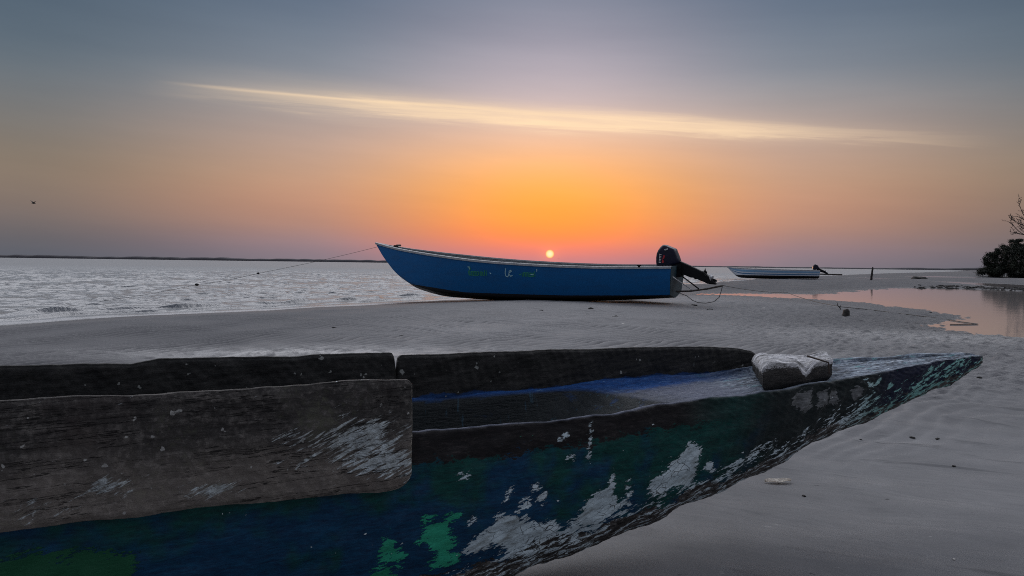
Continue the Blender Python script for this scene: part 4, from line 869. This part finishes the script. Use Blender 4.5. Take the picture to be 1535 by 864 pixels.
# bits washed up on the beach
bits = [(1205, 743.5, .014), (1468, 566, .026), (1430, 699, .016), (1368, 656, .02), (1294, 506, .03), (886, 463.5, .10), (881, 472, .05), (923, 476, .10), (811, 466, .06), (604, 504.5, .05), (1500, 519, .05), (500, 492, .05), (1395, 469, .06), (1040, 458, .09), (1064, 465, .10), (1484, 497, .08), (99, 537, .05), (160, 526.5, .03), (1290, 659, .012), (1405, 658, .02)]
for i, (px, py, sz) in enumerate(bits):
    q = on_ground(px, py); z = q[2]
    lumpy('debris_bit', (q[0], q[1], z), (sz, sz*.6, sz*.3), m_weed, 'small dark scrap of seaweed or driftwood lying on the bare sand', 'debris', 'dark scraps washed up on the sand', seed=i+1, sub=2, amp=.6)
m_shell = simple('bleached_shell', (.6, .58, .54), .5, 60, .2, .2)
for i, (px, py, sz) in enumerate([(1430, 838, .007), (934, 485.5, .03), (1145, 462.5, .045)]):
    q = on_ground(px, py); lumpy('shell', (q[0], q[1], ground_at(q[0], q[1])), (sz, sz*.7, sz*.35), m_shell, 'small pale seashell lying on the sand', 'shell', 'pale shells on the sand', seed=i+30, sub=2, amp=.3)
# line of wrack along the far edge of the pool: uncountable
bm = bmesh.new()
for i in range(520):
    px = 1368+300*random.random()**.8; py = np.interp(px, [1330, 1376, 1436, 1535, 1660], [432.2, 431.0, 432, 434.6, 439])+random.gauss(0, .9)*(1+.5*(px > 1430))
    q = at(px, py, -.03); z = ground_at(q[0], q[1]); s = random.uniform(.03, .12)
    M = Matrix.Translation((q[0], q[1], z+s*.2)) @ Matrix.Rotation(random.uniform(0, 6.3), 4, 'Z') @ Matrix.Diagonal((s*1.6, s, s*.5, 1)); r = bmesh.ops.create_icosphere(bm, subdivisions=1, radius=1, matrix=M)
    for v in r['verts']: v.co += Vector((random.gauss(0, s*.12), random.gauss(0, s*.12), random.gauss(0, s*.1)))
wr = bm_obj('seaweed_wrack', bm, m_weed); tag(wr, 'broken line of dark seaweed wrack along the far edge of the tidal pool', 'seaweed', kind='stuff')

# ------------------------------------------------------------------ trees on the right
m_leaf = simple('dark_foliage', (.012, .018, .009), .75, 1.2, .6, 0); m_bark = simple('bark', (.045, .036, .03), .9, 3, .4, .5)
def tree(name, x_, y_, hgt, blobs, label, nleaf=5200, lsz=.16):
    z = ground_at(x_, y_)-.05; root = empty(name, (x_, y_, z)); tag(root, label, 'tree', 'mangrove trees on the right bank')
    bm = bmesh.new(); pts = [Vector((random.gauss(0, .12)*k, random.gauss(0, .12)*k, hgt*.62*k/5)) for k in range(6)]; tube_bm(bm, pts, [.26, .22, .19, .15, .11, .06], 8)
    for k in range(9):
        b = random.choice(blobs); e = Vector(b[0])*random.uniform(.7, 1); a = pts[random.choice((0, 1, 2, 3))]; mid = a.lerp(e, .5)+Vector((random.gauss(0, .3), random.gauss(0, .3), .3)); tube_bm(bm, [a, mid, e], [.10, .065, .02], 6)
    for k in range(8):
        a_ = random.uniform(0, 6.3); d_ = random.uniform(.5, 1.3); tube_bm(bm, [(0, 0, .9+.3*random.random()), (math.cos(a_)*d_*.6, math.sin(a_)*d_*.6, .6), (math.cos(a_)*d_, math.sin(a_)*d_, -.1)], [.05, .045, .04], 5)
    bm_obj('trunk', bm, m_bark, root)
    V = []; tot = sum(b[1]*b[2] for b in blobs); n_ = 0
    clumps = []
    for (c, rx, rz) in blobs:
        for k in range(int(75*rx*rz/tot)+4):
            dv = Vector((random.gauss(0, 1), random.gauss(0, 1), random.gauss(0, 1))).normalized()*random.uniform(.45, 1.02)**.6; clumps.append((Vector(c)+Vector((dv.x*rx, dv.y*rx*.9, dv.z*rz)), random.uniform(.35, .8)))
    for i in range(nleaf):
        cc_, cr = random.choice(clumps); p = cc_+Vector((random.gauss(0, .5), random.gauss(0, .5), random.gauss(0, .36)))*cr
        a = Vector((random.gauss(0, 1), random.gauss(0, 1), random.gauss(0, 1))).normalized(); b = a.orthogonal().normalized(); s = lsz*random.uniform(.6, 1.4); c3 = a.cross(b)
        V += [p-b*s*.5, p+c3*s*.28, p+b*s, p-c3*s*.28]
    me = bpy.data.meshes.new('crown'); me.from_pydata([tuple(v) for v in V], [], [(4*i, 4*i+1, 4*i+2, 4*i+3) for i in range(nleaf)]); new_obj('crown', me, m_leaf, root); return root
def px_at(px, D): return (px-767.5)/FPX*D*1.0
D1 = 150.; u1 = D1/FPX
tree('mangrove_tree', px_at(1490, D1), D1, 4.5, [((-.4, 0, 1.6), 2.6, 1.7), ((1.8, 0, 1.0), 2.6, 1.2), ((1.2, .3, 2.8), 2.6, 2.2), ((1.6, 0, 4.6), 1.8, 1.5), ((-2., 0, 1.1), 1.2, 1.0), ((-.3, 0, 3.6), 1.4, 1.2)], 'low dark mangrove tree at the left tip of the wooded bank', 30000, .17)
tree('mangrove_tree', px_at(1519, D1+5), D1+5, 6.5, [((-.6, 0, 3.4), 2.8, 2.8), ((.5, 0, 1.2), 3., 1.5), ((1.2, .3, 5.0), 2.8, 2.2), ((-.2, 0, 6.4), 2.2, 1.5), ((1.6, 0, 6.9), 2., 1.4), ((2., 0, 2.2), 2.8, 2.2)], 'taller dark mangrove tree behind the low one, at the right edge', 38000, .18)
tree('mangrove_tree', px_at(1552, D1-6), D1-6, 7.5, [((-1., 0, 3.6), 3.2, 3.), ((.8, .3, 6.6), 3., 2.4), ((-1.8, 0, 6.6), 2.2, 1.7), ((2., 0, 3.), 3.4, 3.)], 'dark mangrove tree partly cut off by the right edge of the photo', 34000, .2)
tree('mangrove_tree', px_at(1600, D1+8), D1+8, 9, [((-1., 0, 4.), 3.6, 3.4), ((.8, .3, 7.2), 3.6, 2.8), ((3., 0, 4.), 4., 3.5)], 'tall dark mangrove tree beyond the right edge of the photo', 14000, .3)
# leafless tree reaching over them
bx, by = px_at(1572, 146), 146.; bz_ = ground_at(bx, by); bare = empty('bare_tree', (bx, by, bz_)); tag(bare, 'leafless tree with thin spreading branches above the dark mangroves', 'tree')
tb = bmesh.new(); bb = bmesh.new(); random.seed(19)
tube_bm(tb, [(0, 0, -.2), (-.3, 0, 3), (-.9, 0, 6), (-1.6, 0, 8.2)], [.38, .32, .24, .18], 9); bm_obj('trunk', tb, m_bark, bare)
def branch(p, d, L, r_b, dep):
    pts = [p]; q = p.copy(); dd_ = d.copy()
    for k in range(5):
        dd_ = (dd_+Vector((random.gauss(0, .16), random.gauss(0, .16), random.gauss(0, .12)+.03))).normalized(); q = q+dd_*L/5; pts.append(q.copy())
    tube_bm(bb, pts, [max(.035, r_b*(1-.13*k)) for k in range(6)], 5, False)
    if dep:
        for k in range(2, 6, 1 if dep > 1 else 2):
            for _ in range(1):
                nd_ = (dd_+Vector((random.gauss(0, .6), random.gauss(0, .5), random.gauss(0, .45)+.1))).normalized(); branch(pts[k], nd_, L*random.uniform(.38, .6), r_b*.55, dep-1)
for a0, a1 in ((Vector((-1.6, 0, 8.2)), Vector((-1, .1, .28))), (Vector((-1.2, 0, 7)), Vector((-1, -.2, .12))), (Vector((-1.6, 0, 8.2)), Vector((-.6, .1, .8))), (Vector((-1.5, 0, 8)), Vector((.4, .3, .8)))):
    branch(a0, a1.normalized(), 5.6, .15, 3)
bm_obj('branch', bb, m_bark, bare)

# ------------------------------------------------------------------ birds
m_bird = simple('bird_feathers', (.03, .028, .028), .8, 9, .3, 0)
def bird(loc, span, label, flap=.45, rz=0.):
    bm = bmesh.new(); h = span/2
    tube_bm(bm, [(-.22*span, 0, 0), (-.12*span, 0, .01*span), (0, 0, 0), (.12*span, 0, -.01*span), (.26*span, 0, -.01*span)], [.012*span, .045*span, .06*span, .045*span, .018*span], 8)
    for sg, fl_ in ((-1, flap), (1, flap*1.15)):
        rows = []
        for f, ch, dz in ((0, .17, 0), (.3, .16, .18), (.55, .13, .26), (.8, .09, .30), (1., .02, .33)):
            y = sg*f*h; z = dz*fl_*h*2.2; x0 = -.03*span*f; rows.append([bm.verts.new((x0-ch*span*.5, y, z)), bm.verts.new((x0+ch*span*.5, y, z-.004)), bm.verts.new((x0+ch*span*.5, y, z+.008*span)), bm.verts.new((x0-ch*span*.5, y, z+.014*span))])
        for A, Bq in zip(rows, rows[1:]):
            for k in range(4): bm.faces.new((A[k], A[(k+1) % 4], Bq[(k+1) % 4], Bq[k]))
        bm.faces.new(rows[-1]); 
    o = bm_obj('bird', bm, m_bird, None, True); o.location = loc; o.rotation_euler = (R(6), 0, rz); return tag(o, label, 'bird')
bird(atr(50, 305, 85), 1.05, 'dark bird gliding over the sea at the far left', .62, R(65))
bird(atr(837.5, 388.5, 240), .7, 'tiny distant bird just right of the setting sun', .5, R(80))
